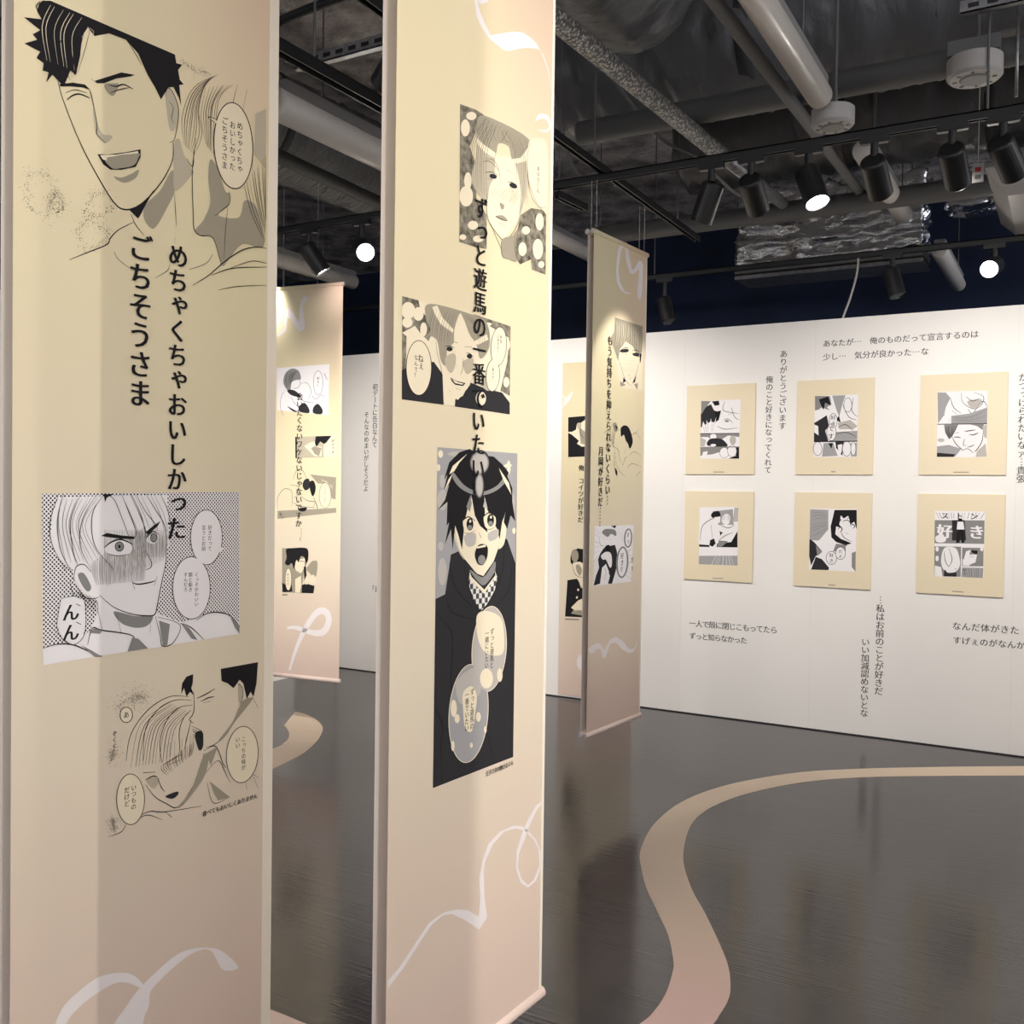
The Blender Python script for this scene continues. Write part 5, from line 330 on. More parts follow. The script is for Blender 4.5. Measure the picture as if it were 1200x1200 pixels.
def printed(name, key, parent, y0=-.0006, seed=1, only=None):
    """one printed drawing or caption as ONE mesh; every pass of ink sits a hair above the last"""
    rnd = random.Random(seed); verts = []; faces = []; mats = []; names = []
    def mi(t):
        if t not in names: names.append(t)
        return names.index(t)
    y = [y0]
    def poly(t, p, smooth):
        if smooth: p = catmull(p, True)
        o = len(verts); verts.extend((a, y[0], b) for a, b in p); faces.append(tuple(range(o, o+len(p)))); mats.append(mi(t))
    def stroke(t, wd, p):
        p = catmull(p, False); n = len(p); L = []; Q = []
        for i in range(n):
            ax, ay = p[max(i-1, 0)]; bx, by = p[min(i+1, n-1)]; dx, dy = bx-ax, by-ay; l = math.hypot(dx, dy) or 1
            h = wd*.5*(.35+.65*math.sin(math.pi*min(max(i/(n-1), .04), .96)))
            L.append((p[i][0]-dy/l*h, p[i][1]+dx/l*h)); Q.append((p[i][0]+dy/l*h, p[i][1]-dx/l*h))
        o = len(verts)
        for a, b in zip(L, Q): verts.append((a[0], y[0], a[1])); verts.append((b[0], y[0], b[1]))
        for i in range(n-1): faces.append((o+2*i, o+2*i+1, o+2*i+3, o+2*i+2)); mats.append(mi(t))
    def pts(f): return [(f[i]*1e-4, f[i+1]*1e-4) for i in range(0, len(f), 2)]
    for it in (ART[key] if only is None else [ART[key][only]]):
        k = it[0]; y[0] -= STEP
        if k == 'F': poly(it[1], pts(it[3:]), it[2])
        elif k == 'S': stroke(it[1], it[2]*1e-4, pts(it[3:]))
        elif k == 'H':
            n, m = it[3], it[4]; A = pts(it[5:5+2*m]); Bp = pts(it[5+2*m:])
            for i in range(n):
                t = (i+rnd.uniform(-.3, .3))/(n-1); y[0] -= STEP*.15
                stroke(it[1], it[2]*1e-4*rnd.uniform(.6, 1.3), [(a[0]*(1-t)+b[0]*t, a[1]*(1-t)+b[1]*t) for a, b in zip(A, Bp)])
        elif k == 'D':
            p = pts(it[5:]); ls = [math.hypot(b[0]-a[0], b[1]-a[1]) for a, b in zip(p, p[1:])]; tot = sum(ls) or 1
            for i in range(it[3]):
                q = rnd.uniform(0, tot); j = 0
                while j < len(ls)-1 and q > ls[j]: q -= ls[j]; j += 1
                t = q/(ls[j] or 1); g = it[4]*1e-4; r = abs(rnd.gauss(0, .5))*g; an = rnd.uniform(0, 6.283)
                cx = p[j][0]*(1-t)+p[j+1][0]*t+r*math.cos(an); cz = p[j][1]*(1-t)+p[j+1][1]*t+r*math.sin(an); s = it[2]*1e-4*rnd.uniform(.3, .6)
                poly(it[1], [(cx-s, cz), (cx, cz-s), (cx+s, cz), (cx, cz+s)], 0)
        elif k == 'V':
            for i, ch in enumerate(it[2]): put_glyph(verts, faces, mats, mi(it[1]), ch, it[3]*1e-4, (it[4]-it[5]*i)*1e-4, it[6]*1e-4, y[0], True, it[7])
        elif k == 'R':
            for i, ch in enumerate(it[2]): put_glyph(verts, faces, mats, mi(it[1]), ch, (it[3]+it[5]*i)*1e-4, it[4]*1e-4, it[6]*1e-4, y[0], False, it[7])
    me = bpy.data.meshes.new(name); me.from_pydata(verts, [], faces)
    for t in names: me.materials.append(MATS['tone_'+t])
    for p, m in zip(me.polygons, mats): p.material_index = m
    o = bpy.data.objects.new(name, me); C.objects.link(o)
    if parent: o.parent = parent
    return o

# ------------------------------------------------------------------ setting
structure(new_obj('floor', box(B(), (-9, -11, -.1), (5, 3.2, 0)), 'floor_vinyl'))
structure(new_obj('wall_back', box(B(), (-5.55, 0, .008), (5, .09, 2.7)), 'white_wall'))
structure(new_obj('gap_shade', box(B(), (-5.5, .006, 0), (5, .085, .008)), 'rail_black'))  # black strip stands in for the shaded gap under the wall
bm = B()
for x in (-4.75, -3.85, -2.95, -2.42, -1.52, -.33, .57): box(bm, (x-.0012, -.0007, .008), (x+.0012, .002, 2.7))
structure(new_obj('trim_2', bm, 'seam'))
structure(new_obj('wall_left', box(B(), (-5.65, -11, 0), (-5.56, .09, 2.7)), 'white_wall'))
structure(new_obj('wall_rear', box(B(), (-9, 3.1, 0), (5, 3.2, 4.3)), 'navy_wall'))
structure(new_obj('wall_side', box(B(), (-9.1, -11, 0), (-9, 3.2, 4.3)), 'navy_wall'))
structure(new_obj('wall_right', box(B(), (3.6, -11, 0), (3.7, 0, 2.7)), 'white_wall'))
structure(new_obj('wall_front', box(B(), (-9, -11.1, 0), (5, -11, 2.7)), 'white_wall'))
structure(new_obj('ceiling', box(B(), (-9.1, -11, 4.25), (5.1, 3.2, 4.4)), 'slab'))

# winding path stuck on the floor
def ribbon(name, A, Bq, label):
    bm = B(); a = [bm.verts.new((x, y, .0012)) for x, y in catmull([tuple(p) for p in A], False, 4)]
    b = [bm.verts.new((x, y, .0012)) for x, y in catmull([tuple(p) for p in Bq], False, 4)]
    bm.faces.new(a + b[::-1])
    g = bmesh.ops.extrude_face_region(bm, geom=bm.faces[:])
    for v in [v for v in g['geom'] if isinstance(v, bmesh.types.BMVert)]: v.co.z = .0002
    bmesh.ops.triangulate(bm, faces=bm.faces[:]); bmesh.ops.recalc_face_normals(bm, faces=bm.faces[:])
    return tag(new_obj(name, bm, 'floor_path'), label, 'floor sticker')
ribbon('floor_path', RIBBON_A, RIBBON_B, 'long winding cream and pink path sticker curving across the dark floor')
ribbon('floor_path', RIBBON_C, RIBBON_D, 'short hooked cream path sticker ending below the far left banner')

# ------------------------------------------------------------------ hanging banners
BW = .572; BH = 2.478
PART_LABEL = {'b1_laughing': 'drawing of a laughing black haired face', 'b1_glaring': 'drawing of a pale haired face over dotted tone', 'b1_embrace': 'line drawing of two leaning heads',
              'b2_blushing': 'drawing of a blushing face in grey tone', 'b2_grinning': 'wide drawing of a grinning face', 'b2_shouting': 'tall dark drawing of a shouting hooded figure',
              'b3_eyes': 'drawing of half closed eyes under long hair', 'b3_leaning': 'line drawing of a dark haired figure leaning', 'b3_shout': 'square drawing with spiky speech bubbles',
              'b4_sitting': 'pale drawing of a crouched figure', 'b4_hand': 'small wide drawing', 'b4_crouching': 'drawing of a bowed figure with a speech bubble', 'b4_glasses': 'small drawing of a dark haired face',
              'b5_profile': 'drawing of a dark head in profile', 'b5_bald': 'drawing of a figure in a black suit'}
def print_parts(t, arts):
    for nm, k in arts:
        if nm in ('lettering', 'ribbon_print'):
            for i in range(len(ART[k])): printed(nm, k, t, (-.0026 if nm == 'lettering' else -.0005)-i*STEP, 3, i)
        else:
            o = printed(nm, k, t, -.0007, seed=len(k)*7)
            if k in PART_LABEL: o['label'] = PART_LABEL[k]
def banner(key, cloth_mat, label, arts, rear_label, group='fabric banners hung in back to back pairs', cord_top=3.08, cords=(.03, BW-.03)):
    x, y, z, a = PLANES[key]; a = R(a)
    t = thing('hanging_banner', label, 'banner', (x, y, z), a, group)
    bm = B()
    box(bm, (0, -.0003, .012), (BW, .0005, BH-.012))
    new_obj('fabric_panel', bm, cloth_mat, t)
    for nm, zc in (('bottom_sleeve', .0), ('top_sleeve', BH)):
        s = new_obj(nm, tube(B(), [(-.006, .004, zc), (BW+.006, .004, zc)], .0135, 18), 'hem_pink' if zc == 0 else cloth_mat, t, True)
        rod = new_obj('rod', tube(B(), [(-.009, .004, zc), (BW+.009, .004, zc)], .009, 14), 'tube_end', s)
    for xx in cords:
        new_obj('hanging_cord', tube(B(), [(xx, .004, BH+.012), (xx, .004, cord_top-z)], .0012, 6), 'cable_white', t)
    if key in ('b1', 'b2', 'b3'):
        new_obj('side_hem', box(B(), (BW-(.026 if key == 'b1' else .012), -.0009, .012), (BW-.0005, -.0003, BH-.012)), 'hem_white', t)
    print_parts(t, arts)
    if rear_label:
        off = Vector((-math.sin(a), math.cos(a)))*.034
        q = thing('hanging_banner', rear_label, 'banner', (x+off.x, y+off.y, z), a, group)
        bm = box(B(), (0, -.0004, .012), (BW, .0004, BH-.012)); new_obj('fabric_panel', bm, 'blank_cloth', q)
        for nm, zc in (('bottom_sleeve', .0), ('top_sleeve', BH)):
            s = new_obj(nm, tube(B(), [(-.006, 0, zc), (BW+.006, 0, zc)], .0135, 18), 'hem_pink', q, True)
            new_obj('rod', tube(B(), [(-.009, 0, zc), (BW+.009, 0, zc)], .009, 14), 'tube_end', s)
        for xx in (.03, BW-.03):
            new_obj('hanging_cord', tube(B(), [(xx, 0, BH+.012), (xx, 0, cord_top-z)], .0012, 6), 'cable_white', q)
    return t
def shade_banner(x, y, ang, label):
    q = thing('hanging_banner', label, 'banner', (x, y, .345), R(ang), 'fabric banners hung in back to back pairs')
    new_obj('fabric_panel', box(B(), (0, -.0004, .012), (BW, .0004, BH-.012)), 'blank_cloth', q)
    for nm, zc in (('bottom_sleeve', .0), ('top_sleeve', BH)):
        s = new_obj(nm, tube(B(), [(-.006, 0, zc), (BW+.006, 0, zc)], .0135, 18), 'hem_pink', q, True)
        new_obj('rod', tube(B(), [(-.009, 0, zc), (BW+.009, 0, zc)], .009, 14), 'tube_end', s)
    for xx in (.03, BW-.03): new_obj('hanging_cord', tube(B(), [(xx, 0, BH+.012), (xx, 0, 3.9)], .0012, 6), 'cable_white', q)
banner('b1', 'printed_cloth_0', 'nearest left cream banner with a laughing black haired face at its top',
       [('ribbon_print', 'b1_ribbon'), ('drawing', 'b1_laughing'), ('drawing', 'b1_glaring'), ('drawing', 'b1_embrace'), ('lettering', 'b1_title')],
       'plain backed banner hung behind the laughing face banner, seen as a pale strip')
banner('b2', 'printed_cloth_1', 'tall centre cream banner with a dark shouting figure in a hood at its middle',
       [('ribbon_print', 'b2_ribbon'), ('drawing', 'b2_blushing'), ('drawing', 'b2_grinning'), ('drawing', 'b2_shouting'), ('lettering', 'b2_title')],
       'plain backed banner hung behind the shouting figure banner, seen as a pale strip')
banner('b3', 'printed_cloth_2', 'cream banner hanging right of centre, near the wall of framed pages, two columns of lettering',
       [('ribbon_print', 'b3_ribbon'), ('drawing', 'b3_eyes'), ('drawing', 'b3_leaning'), ('drawing', 'b3_shout'), ('lettering', 'b3_title')],
       'plain backed banner paired behind the two column banner right of centre')
banner('b4', 'printed_cloth_3', 'far left cream banner with four small drawings, hung facing the room before the white wall',
       [('ribbon_print', 'b4_ribbon'), ('drawing', 'b4_sitting'), ('drawing', 'b4_hand'), ('drawing', 'b4_crouching'), ('drawing', 'b4_glasses'), ('lettering', 'b4_title')], None, cord_top=3.5, cords=(.12, .38))

shade_banner(.62, -5.43, 90, 'unseen plain banner added right of the viewer to shade the centre banner')  # added out of view as a blocker, shades the centre banner's lower left
# wall tapestry half hidden behind the right-of-centre banner
x, y, z, a = PLANES['b5']
t = thing('wall_tapestry', 'cream wall tapestry with a black suited figure, half hidden behind a banner', 'banner', (x, y, z), 0)
new_obj('fabric_panel', box(B(), (0, -.0004, 0), (.60, .0008, 2.50)), 'printed_cloth_4', t)
print_parts(t, [('ribbon_print', 'b5_ribbon'), ('drawing', 'b5_profile'), ('drawing', 'b5_bald'), ('lettering', 'b5_title')])

# ------------------------------------------------------------------ framed pages
FR = [('f1', 'upper left framed page, dark haired figure covering a face with a hand'), ('f2', 'upper middle framed page crowded with panels and speech bubbles'),
      ('f3', 'upper right framed page with a large pale downcast face'), ('f4', 'lower left framed page of two figures at a white table'),
      ('f5', 'lower middle framed page with a curly black haired face'), ('f6', 'lower right framed page with big white lettering and a standing figure')]
for k, lab in FR:
    x, y, z, a = PLANES[k]
    t = thing('mounted_page', lab, 'picture', (x, 0, z), 0, 'mounted manga pages on the white wall')
    bm = box(B(), (0, -.012, 0), (.488, -.0005, .621), .0015); new_obj('mount_board', bm, 'mount_board', t)
    printed('page_print', k, t, -.0124, 9)
    t.location = (x, 0, z)

# lettering straight on the wall
WL = [('w_thanks', 'two upright columns of dark lettering between the upper left and upper middle framed pages'), ('w_mine', 'two long level lines of dark lettering above the framed pages'),
      ('w_shell', 'two short level lines of dark lettering under the lower left framed page'), ('w_admit', 'two upright columns of dark lettering under the lower middle framed page'),
      ('w_body', 'two level lines of dark lettering under the lower right framed page'), ('w_edge', 'single upright column of lettering at the right edge of the photo'),
      ('w_date', 'two upright columns of dark lettering on the white wall left of the centre banner'), ('w_quote', 'short lettering with a corner bracket low beside the centre banner')]
for k, lab in WL:
    first = ART[k][0]
    t = thing('wall_lettering', lab, 'lettering', (first[3]*1e-4, 0, first[4]*1e-4), 0, 'lettering on the white wall')
    for i in range(len(ART[k])):
        o = printed('text_line', k, t, -.0010, 3, i)
        for v in o.data.vertices: v.co.x -= first[3]*1e-4; v.co.z -= first[4]*1e-4

# ------------------------------------------------------------------ lighting rails and spotlights
def rail(name, a, b, label, wd=.034, ht=.036, hang=None, mat='rail_black'):
    a = Vector(a); b = Vector(b); d = (b-a); ang = math.atan2(d.y, d.x)
    t = thing(name, label, 'lighting rail', a, ang)
    L = d.length
    bm = B(); box(bm, (0, -wd/2, 0), (L, -wd/2+.006, ht)); box(bm, (0, wd/2-.006, 0), (L, wd/2, ht)); box(bm, (0, -wd/2, ht-.006), (L, wd/2, ht))
    box(bm, (0, -.006, ht*.45), (L, .006, ht-.006)); new_obj('rail_channel', bm, mat, t)
    n = max(2, int(L/1.6))
    for xx in (hang if hang is not None else [L*(i+.5)/n for i in range(n)]):
        new_obj('hanger_rod', tube(B(), [(xx, 0, ht), (xx, 0, 4.25-a.z)], .005, 8), 'pipe_grey', t)
    return t
rail('lighting_rail', (-6.8, -2.1, 3.1), (4.6, -2.1, 3.1), 'long black lighting rail crossing the room with a row of spotlights', hang=(.8, 3.8, 6.44, 8.3, 10.5))
rail('lighting_rail', (-6.8, .1, 3.1), (4.6, .1, 3.1), 'black lighting rail above the top of the white back wall', hang=(.5, 4.1, 7.6, 9.5))
rail('lighting_rail', (-2.02, -6.5, 3.14), (-2.12, -.62, 3.14), 'black rail running towards the wall over the two column banner', hang=(4.3, 5.5))
rail('lighting_rail', (-2.36, -2.08, 3.06), (-2.335, -1.8, 3.06), 'short stub of black rail beside the centre banner', hang=(.02,))
rail('lighting_rail', (-1.6, -8.6, 3.1), (2.1, -8.6, 3.1), 'unseen black rail added behind the viewer to carry fill spotlights', hang=(.6, 3))  # added rail, unseen, only carries the fill lamps at the back
rail('lighting_rail', (2.2, -10.5, 3.1), (2.2, -2.4, 3.1), 'unseen black rail added beyond the right edge to carry fill spotlights', hang=(1.5, 4, 7))  # added rail, unseen, carries the fill lamps on the right
rail('lighting_rail', (-2.69, -6.5, 3.2), (-2.67, -2.6, 3.2), 'black rail high between the left and centre banners', .05, .05)

SPOT_N = [0]
def spotlight(x, y, z, aim, label, lit='dark', energy=0, cone=40, blend=.6, group='black cylinder spotlights on the rails', drop=.07, size=.03, col=WARM, k=1.1):
    t = thing('spotlight', label, 'spotlight', (x, y, z), 0, group)
    new_obj('track_adapter', box(B(), (-.055*k, -.016, -.028), (.055*k, .016, .008), .003), 'lamp_black', t)
    d = Vector(aim).normalized()
    pv = Vector((0, 0, -drop-.03))
    st = B(); tube(st, [(0, 0, -.028), (0, 0, -drop-.015)], .017, 14); new_obj('stem', st, 'lamp_black', t, False)
    bm = B()
    for s in (-1, 1): tube(bm, [(s*.026, 0, -drop-.01), (s*.026, 0, -drop-.055)], .004, 8)
    new_obj('yoke', bm, 'lamp_black', t)
    r = .049*k; c0 = pv - d*.035 + Vector((0, 0, -.03)); c1 = c0 + d*.165*k
    bm = B(); tube(bm, [c0-d*.004, c0, c0+d*.006, c1-d*.004, c1, c1-d*.012], [r*.86, r*.95, r, r, r*.93, r*.86], 28, True, d)
    new_obj('lamp_body', bm, 'lamp_black', t, False)
    new_obj('lens', tube(B(), [c1-d*.012, c1-d*.009], r*.84, 24), {'dark': 'lens_dark', 'soft': 'lens_soft', 'lit': 'lens_lit'}[lit], t)
    if energy:
        ld = bpy.data.lights.new('spot_beam', 'SPOT'); ld.energy = energy; ld.spot_size = R(cone); ld.spot_blend = blend; ld.shadow_soft_size = size; ld.color = col
        lo = bpy.data.objects.new('spot_beam', ld); C.objects.link(lo); lo.parent = t
        lo.location = c1 + d*.02; lo.rotation_euler = d.to_track_quat('-Z', 'Y').to_euler()
    return t
ZT = 3.1; YT = -2.1
def aim_at(x, y, z, tx, ty, tz): return (tx-x, ty-y, tz-(z-.15))
def wallspot(x, tx, tz, label, e, lit='dark', cone=100, y=YT): return spotlight(x, y, ZT, aim_at(x, y, ZT, tx, 0, tz), label, lit, e, cone, 1.0)
spotlight(-1.53, YT, ZT, aim_at(-1.53, YT, ZT, -2.06, -1.86, 1.75), 'spotlight tilted left, leftmost of those right of the two column banner', 'soft', 38, 58, .35)
wallspot(-1.34, -1.30, 1.45, 'spotlight second from the left in the row right of the two column banner', 54, 'soft')
spotlight(-1.08, YT, ZT, (.35, -.25, -.9), 'spotlight with a lit lens facing the viewer, middle of the right hand row', 'lit', 25, 60)
wallspot(-.80, -.62, 1.40, 'spotlight hanging almost upright before the white tube light', 54, 'soft')
wallspot(-.49, -.25, 1.45, 'spotlight beside the small red marked tag', 54, 'soft')
wallspot(-.30, .45, 1.40, 'spotlight tilted strongly right by the ceiling unit', 54, 'soft')
spotlight(-4.02, YT, ZT, (.42, .45, -.9), 'spotlight with a lit lens tilted right, between the left and centre banners', 'lit', 40, 60)
spotlight(-3.62, YT, ZT, (.85, -.75, -.55), 'glaring spotlight facing the viewer between the left and centre banners', 'lit', 60, 60, drop=.09)
wallspot(-3.2, -3.3, 1.4, 'spotlight hidden behind the centre banner, aimed at the white wall', 150, 'soft')
wallspot(-4.6, -4.4, 1.4, 'spotlight behind the left banner aimed at the white wall', 150, 'soft')
wallspot(-2.55, -2.9, 1.4, 'spotlight behind the centre banner aimed at the wall tapestry', 45, 'soft')
# rear rail
spotlight(-1.07, .1, ZT, (.25, -.1, -.9), 'unlit spotlight on the rear rail beside the white cable')
spotlight(-.48, .1, ZT, (-.12, -.92, -.33), 'glaring spotlight on the rear rail facing the viewer at right', 'lit', 40, 60)
spotlight(-2.62, .1, ZT, (.3, -.1, -.9), 'dark spotlight on the rear rail just right of the two column banner', drop=.12)
# spotlights beyond the right edge
def bspot(x, y, tx, ty, tz, e, cone, label): return spotlight(x, y, ZT, aim_at(x, y, ZT, tx, ty, tz), label, 'soft', e, cone, .9)
bspot(1.9, YT, -1.45, -5.35, 1.3, 290, 62, 'spotlight far along the long rail aimed at the laughing face banner')
bspot(1.2, YT, -1.1, -4.8, 2.25, 130, 40, 'spotlight along the long rail aimed at the centre banner')
bspot(.7, YT, -2.05, -1.95, 1.45, 90, 34, 'spotlight along the long rail aimed at the two column banner')
bspot(2.2, -4.9, -1.3, -4.95, 1.2, 195, 60, 'unseen spotlight added on the right hand rail to brighten the near banners')  # added lamp, unseen, lights the near banners from the right
bspot(2.2, -6.4, -1.3, -5.3, 1.2, 130, 60, 'unseen fill spotlight added on the right hand rail behind the viewer for the banners')  # added fill lamp, unseen, lifts the banners' shaded parts
for yy, lab in ((-3.4, 'nearest the white back wall'), (-5.8, 'halfway along'), (-7.8, 'farthest from the white back wall')):
    spotlight(2.2, yy, ZT, aim_at(2.2, yy, ZT, 3.6, yy, 1.3), 'unseen spotlight added to bounce fill off the right hand wall, ' + lab, 'soft', 160, 110, 1.0)  # added lamps, unseen, turn the right wall into bounce fill
wallspot(.9, .9, 1.4, 'spotlight along the long rail aimed at the wall beyond the framed pages', 54, 'soft')
spotlight(-2.05, -3.82, 3.14, (-1, .35, -.62), 'spotlight with a bright lens rim at the top beside the centre banner', 'lit', 12, 50, 1.0, drop=.03)
spotlight(-2.68, -4.5, 3.2, aim_at(-2.68, -4.5, 3.2, -4.1, -1.85, 1.35), 'unseen spotlight added behind the left banner to light the far left banner', 'soft', 650, 44, 1.0)  # added lamp, kept out of sight, brightens the far left banner
spotlight(-.4, -8.6, ZT, aim_at(-.4, -8.6, ZT, -1.5, -5.3, 1.3), 'unseen spotlight added behind the viewer to brighten the near banners', 'soft', 115, 60, 1.0)  # added lamp, unseen, brightens the near banners and their pale strips
spotlight(1.6, -8.6, ZT, aim_at(1.6, -8.6, ZT, -2, -2.2, 1.0), 'unseen spotlight added behind the viewer to brighten the two column banner', 'soft', 100, 40, 1.0)  # added fill lamp, unseen, aimed at the two column banner


# ------------------------------------------------------------------ ceiling services
def ctube(name, pts, r, mat, label, cat, group=None, n=24, smooth=True):
    return tag(new_obj(name, tube(B(), pts, r, n), mat, None, smooth), label, cat, group)
def wrinkle(o, amp, freq, squash):
    for v in o.data.vertices:
        p = Vector((v.co.x*squash[0], v.co.y*squash[1], v.co.z*squash[2]))*freq
        a = (1-abs(noise.noise(p)))**3 + .5*(1-abs(noise.noise(p*2.1+Vector((3, 7, 1)))))**3
        v.co += v.normal*(a-.7)*amp
def duct_x(name, x0, x1, y, z, r, mat, label, flanges=()):
    t = thing(name, label, 'duct', ((x0+x1)/2, y, z))
    n = 260; pts = []; rr = []; rnd = random.Random(int(abs(y)*100))
    for i in range(n+1):
        u = i/n; pts.append((x0+(x1-x0)*u-(x0+x1)/2, 0, 0)); rr.append(r*(1+rnd.uniform(-.003, .003)) * (0.86 if i in (0, n) else 1))
    wrinkle(new_obj('wrapping', tube(B(), pts, rr, 64), mat, t, True), .028, 3.2, (2.6, 1, 1))
    for fx in flanges: new_obj('band', tube(B(), [(fx-.035-(x0+x1)/2, 0, 0), (fx+.035-(x0+x1)/2, 0, 0)], r*1.02, 40), 'pipe_dark', t, True)
    return t
def duct_y(name, y0, y1, x, z, r, mat, label, bands=(), dome=True):
    t = thing(name, label, 'duct', (x, (y0+y1)/2, z)); ym = (y0+y1)/2
    n = 220; pts = []; rr = []; rnd = random.Random(int(abs(x)*100))
    for i in range(n+1):
        u = i/n; yy = y0+(y1-y0)*u; q = 1.0
        if dome and y1-yy < r: q = math.sqrt(max(.02, 1-(1-(y1-yy)/r)**2))*.55+.45
        pts.append((0, yy-ym, 0)); rr.append(r*q*(1+rnd.uniform(-.003, .003)))
    wrinkle(new_obj('wrapping', tube(B(), pts, rr, 64), mat, t, True), .028, 3.2, (1, 2.2, 1))
    for fy in bands: new_obj('band', tube(B(), [(0, fy-.03-ym, 0), (0, fy+.03-ym, 0)], r*1.015, 40), 'pipe_dark', t, True)
    return t
duct_x('insulated_duct', -2.9, 4.8, -1.62, 3.86, .34, 'black_wrap', 'large black wrapped duct crossing the ceiling nearest the viewer', (-1.45, -.62, .7, 2))
duct_x('insulated_duct', -2.25, 4.8, -.50, 3.80, .30, 'black_wrap', 'black wrapped duct crossing the ceiling behind the grey pipe', (-1.2, -.45, .9))
duct_y('insulated_duct', -8, -2.35, -1.75, 3.80, .30, 'black_wrap_long', 'wide round black duct running overhead beside the centre banner')
duct_y('insulated_duct', -8, -.3, -4.35, 3.78, .30, 'grey_wrap', 'grey wrapped duct overhead between the left and centre banners', (-2.2,))
def foil_duct(x0, x1, y0, y1, z0, z1, label, flange=False):
    t = thing('foil_duct', label, 'duct', ((x0+x1)/2, (y0+y1)/2, z0))
    hx, hy = (x1-x0)/2, (y1-y0)/2; h = z1-z0; bm = B(); st = .022
    def sheet(o, u, v):
        nu, nv = max(2, int(u.length/st)), max(2, int(v.length/st))
        g = [[bm.verts.new(o+u*(i/nu)+v*(k/nv)) for i in range(nu+1)] for k in range(nv+1)]
        for k in range(nv):
            for i in range(nu): bm.faces.new((g[k][i], g[k][i+1], g[k+1][i+1], g[k+1][i]))
    X, Y, Z = Vector((2*hx, 0, 0)), Vector((0, 2*hy, 0)), Vector((0, 0, h)); o = Vector((-hx, -hy, 0))
    sheet(o, X, Z); sheet(o, Y, X); sheet(o+Y, Z, X); sheet(o, Z, Y); sheet(o+X, Y, Z); sheet(o+Z, X, Y)
    bmesh.ops.remove_doubles(bm, verts=bm.verts[:], dist=.001)
    wrinkle(new_obj('foil_wrap', bm, 'foil', t, True), .06, 3.6, (.7, 1.3, 2.0))
    for sx in (-.8*hx, .8*hx): new_obj('hanger_rod', tube(B(), [(sx, hy+.06, .02), (sx, hy+.06, 4.25-z0)], .006, 8), 'pipe_grey', t)
    if flange:
        new_obj('flange', box(B(), (-hx-.01, -hy-.015, -.075), (hx+.01, hy+.015, -.01), .004), 'plastic_grey', t)
        new_obj('flange', box(B(), (-hx-.01, -hy-.012, -.12), (hx+.01, hy+.012, -.09), .004), 'galv', t)
    return t
foil_duct(-2.46, -1.05, 1.27, 1.62, 3.42, 3.98, 'shiny silver foil wrapped duct with grey flanges above the back wall', True)
foil_duct(-.90, .35, 1.35, 1.75, 3.72, 4.1, 'silver foil wrapped duct close under the slab beside the flanged foil duct')
ctube('ceiling_pipe', [(-2.3, -1.95, 3.42), (4.8, -1.92, 3.42)], .06, 'pipe_grey', 'smooth grey pipe crossing the ceiling just below the nearest black duct', 'pipe')
ctube('ceiling_pipe', [(-2.9, -.48, 3.3), (4.8, -.45, 3.3)], .06, 'pipe_grey', 'smooth dark grey pipe crossing the ceiling in front of the foil ducts', 'pipe')
ctube('ceiling_pipe', [(-1.23, -6, 3.35), (-1.16, -.3, 3.35)], .028, 'pipe_grey', 'thin grey pipe running parallel to the white tube lights', 'pipe')
ctube('ceiling_pipe', [(-3.72, -6, 3.38), (-3.95, -.6, 3.38)], .04, 'pipe_dark', 'thin black pipe overhead between the left and centre banners', 'pipe')
t = thing('flexible_duct', 'thin silver perforated flexible duct running overhead beside the round black duct', 'duct', (-1.75, -3.25, 3.33))
new_obj('perforated_sleeve', tube(B(), [(-.1, -2.6, 0), (0, 0, 0), (.085, 1.75, 0)], .042, 24), 'silver_flex', t, True)
new_obj('plain_sleeve', tube(B(), [(.085, 1.75, 0), (.145, 2.7, 0)], .036, 20), 'galv', t, True)
# tube luminaires in rows
def tubelight(x, y0, y1, z, label, r=.055, top=4.25, hg=(-.7, .7)):
    t = thing('tube_light', label, 'light', (x, (y0+y1)/2, z), 0, 'unlit white tube lights under the slab'); h = (y1-y0)/2
    new_obj('tube', tube(B(), [(0, -h, 0), (0, -h+.01, 0), (0, h-.01, 0), (0, h, 0)], [r*.8, r, r, r*.8], 24), 'tube_white', t, True)
    new_obj('housing', box(B(), (-r*.7, -h+.02, r*.7), (r*.7, h-.02, r*1.5), .004), 'plastic_grey', t)
    for s in hg: new_obj('hanger_rod', tube(B(), [(0, s*h, r*1.5), (0, s*h, top-z)], .004, 8), 'pipe_grey', t)
tubelight(-1.03, -4.3, -2.12, 3.31, 'nearest white tube light, ending at the smoke detector')
tubelight(-.99, -1.35, -.02, 3.31, 'white tube light beyond the smoke detector, behind the spotlights', hg=(-.5, .9))
tubelight(-.90, 1.0, 2.3, 3.31, 'dim far tube light against the navy rear wall', top=4.25, hg=(.9,))
tubelight(-3.3, -5.4, -3.2, 3.35, 'nearest left tube light running overhead', .06)
tubelight(-3.3, -3.15, -.9, 3.35, 'broad pale tube light seen between the left and centre banners', .075)
tubelight(-3.25, -.6, .5, 3.35, 'tube light seen just left of the two column banner', .05)
tubelight(-5.5, -2.6, .12, 3.35, 'far left tube light above the far left banner', .06)
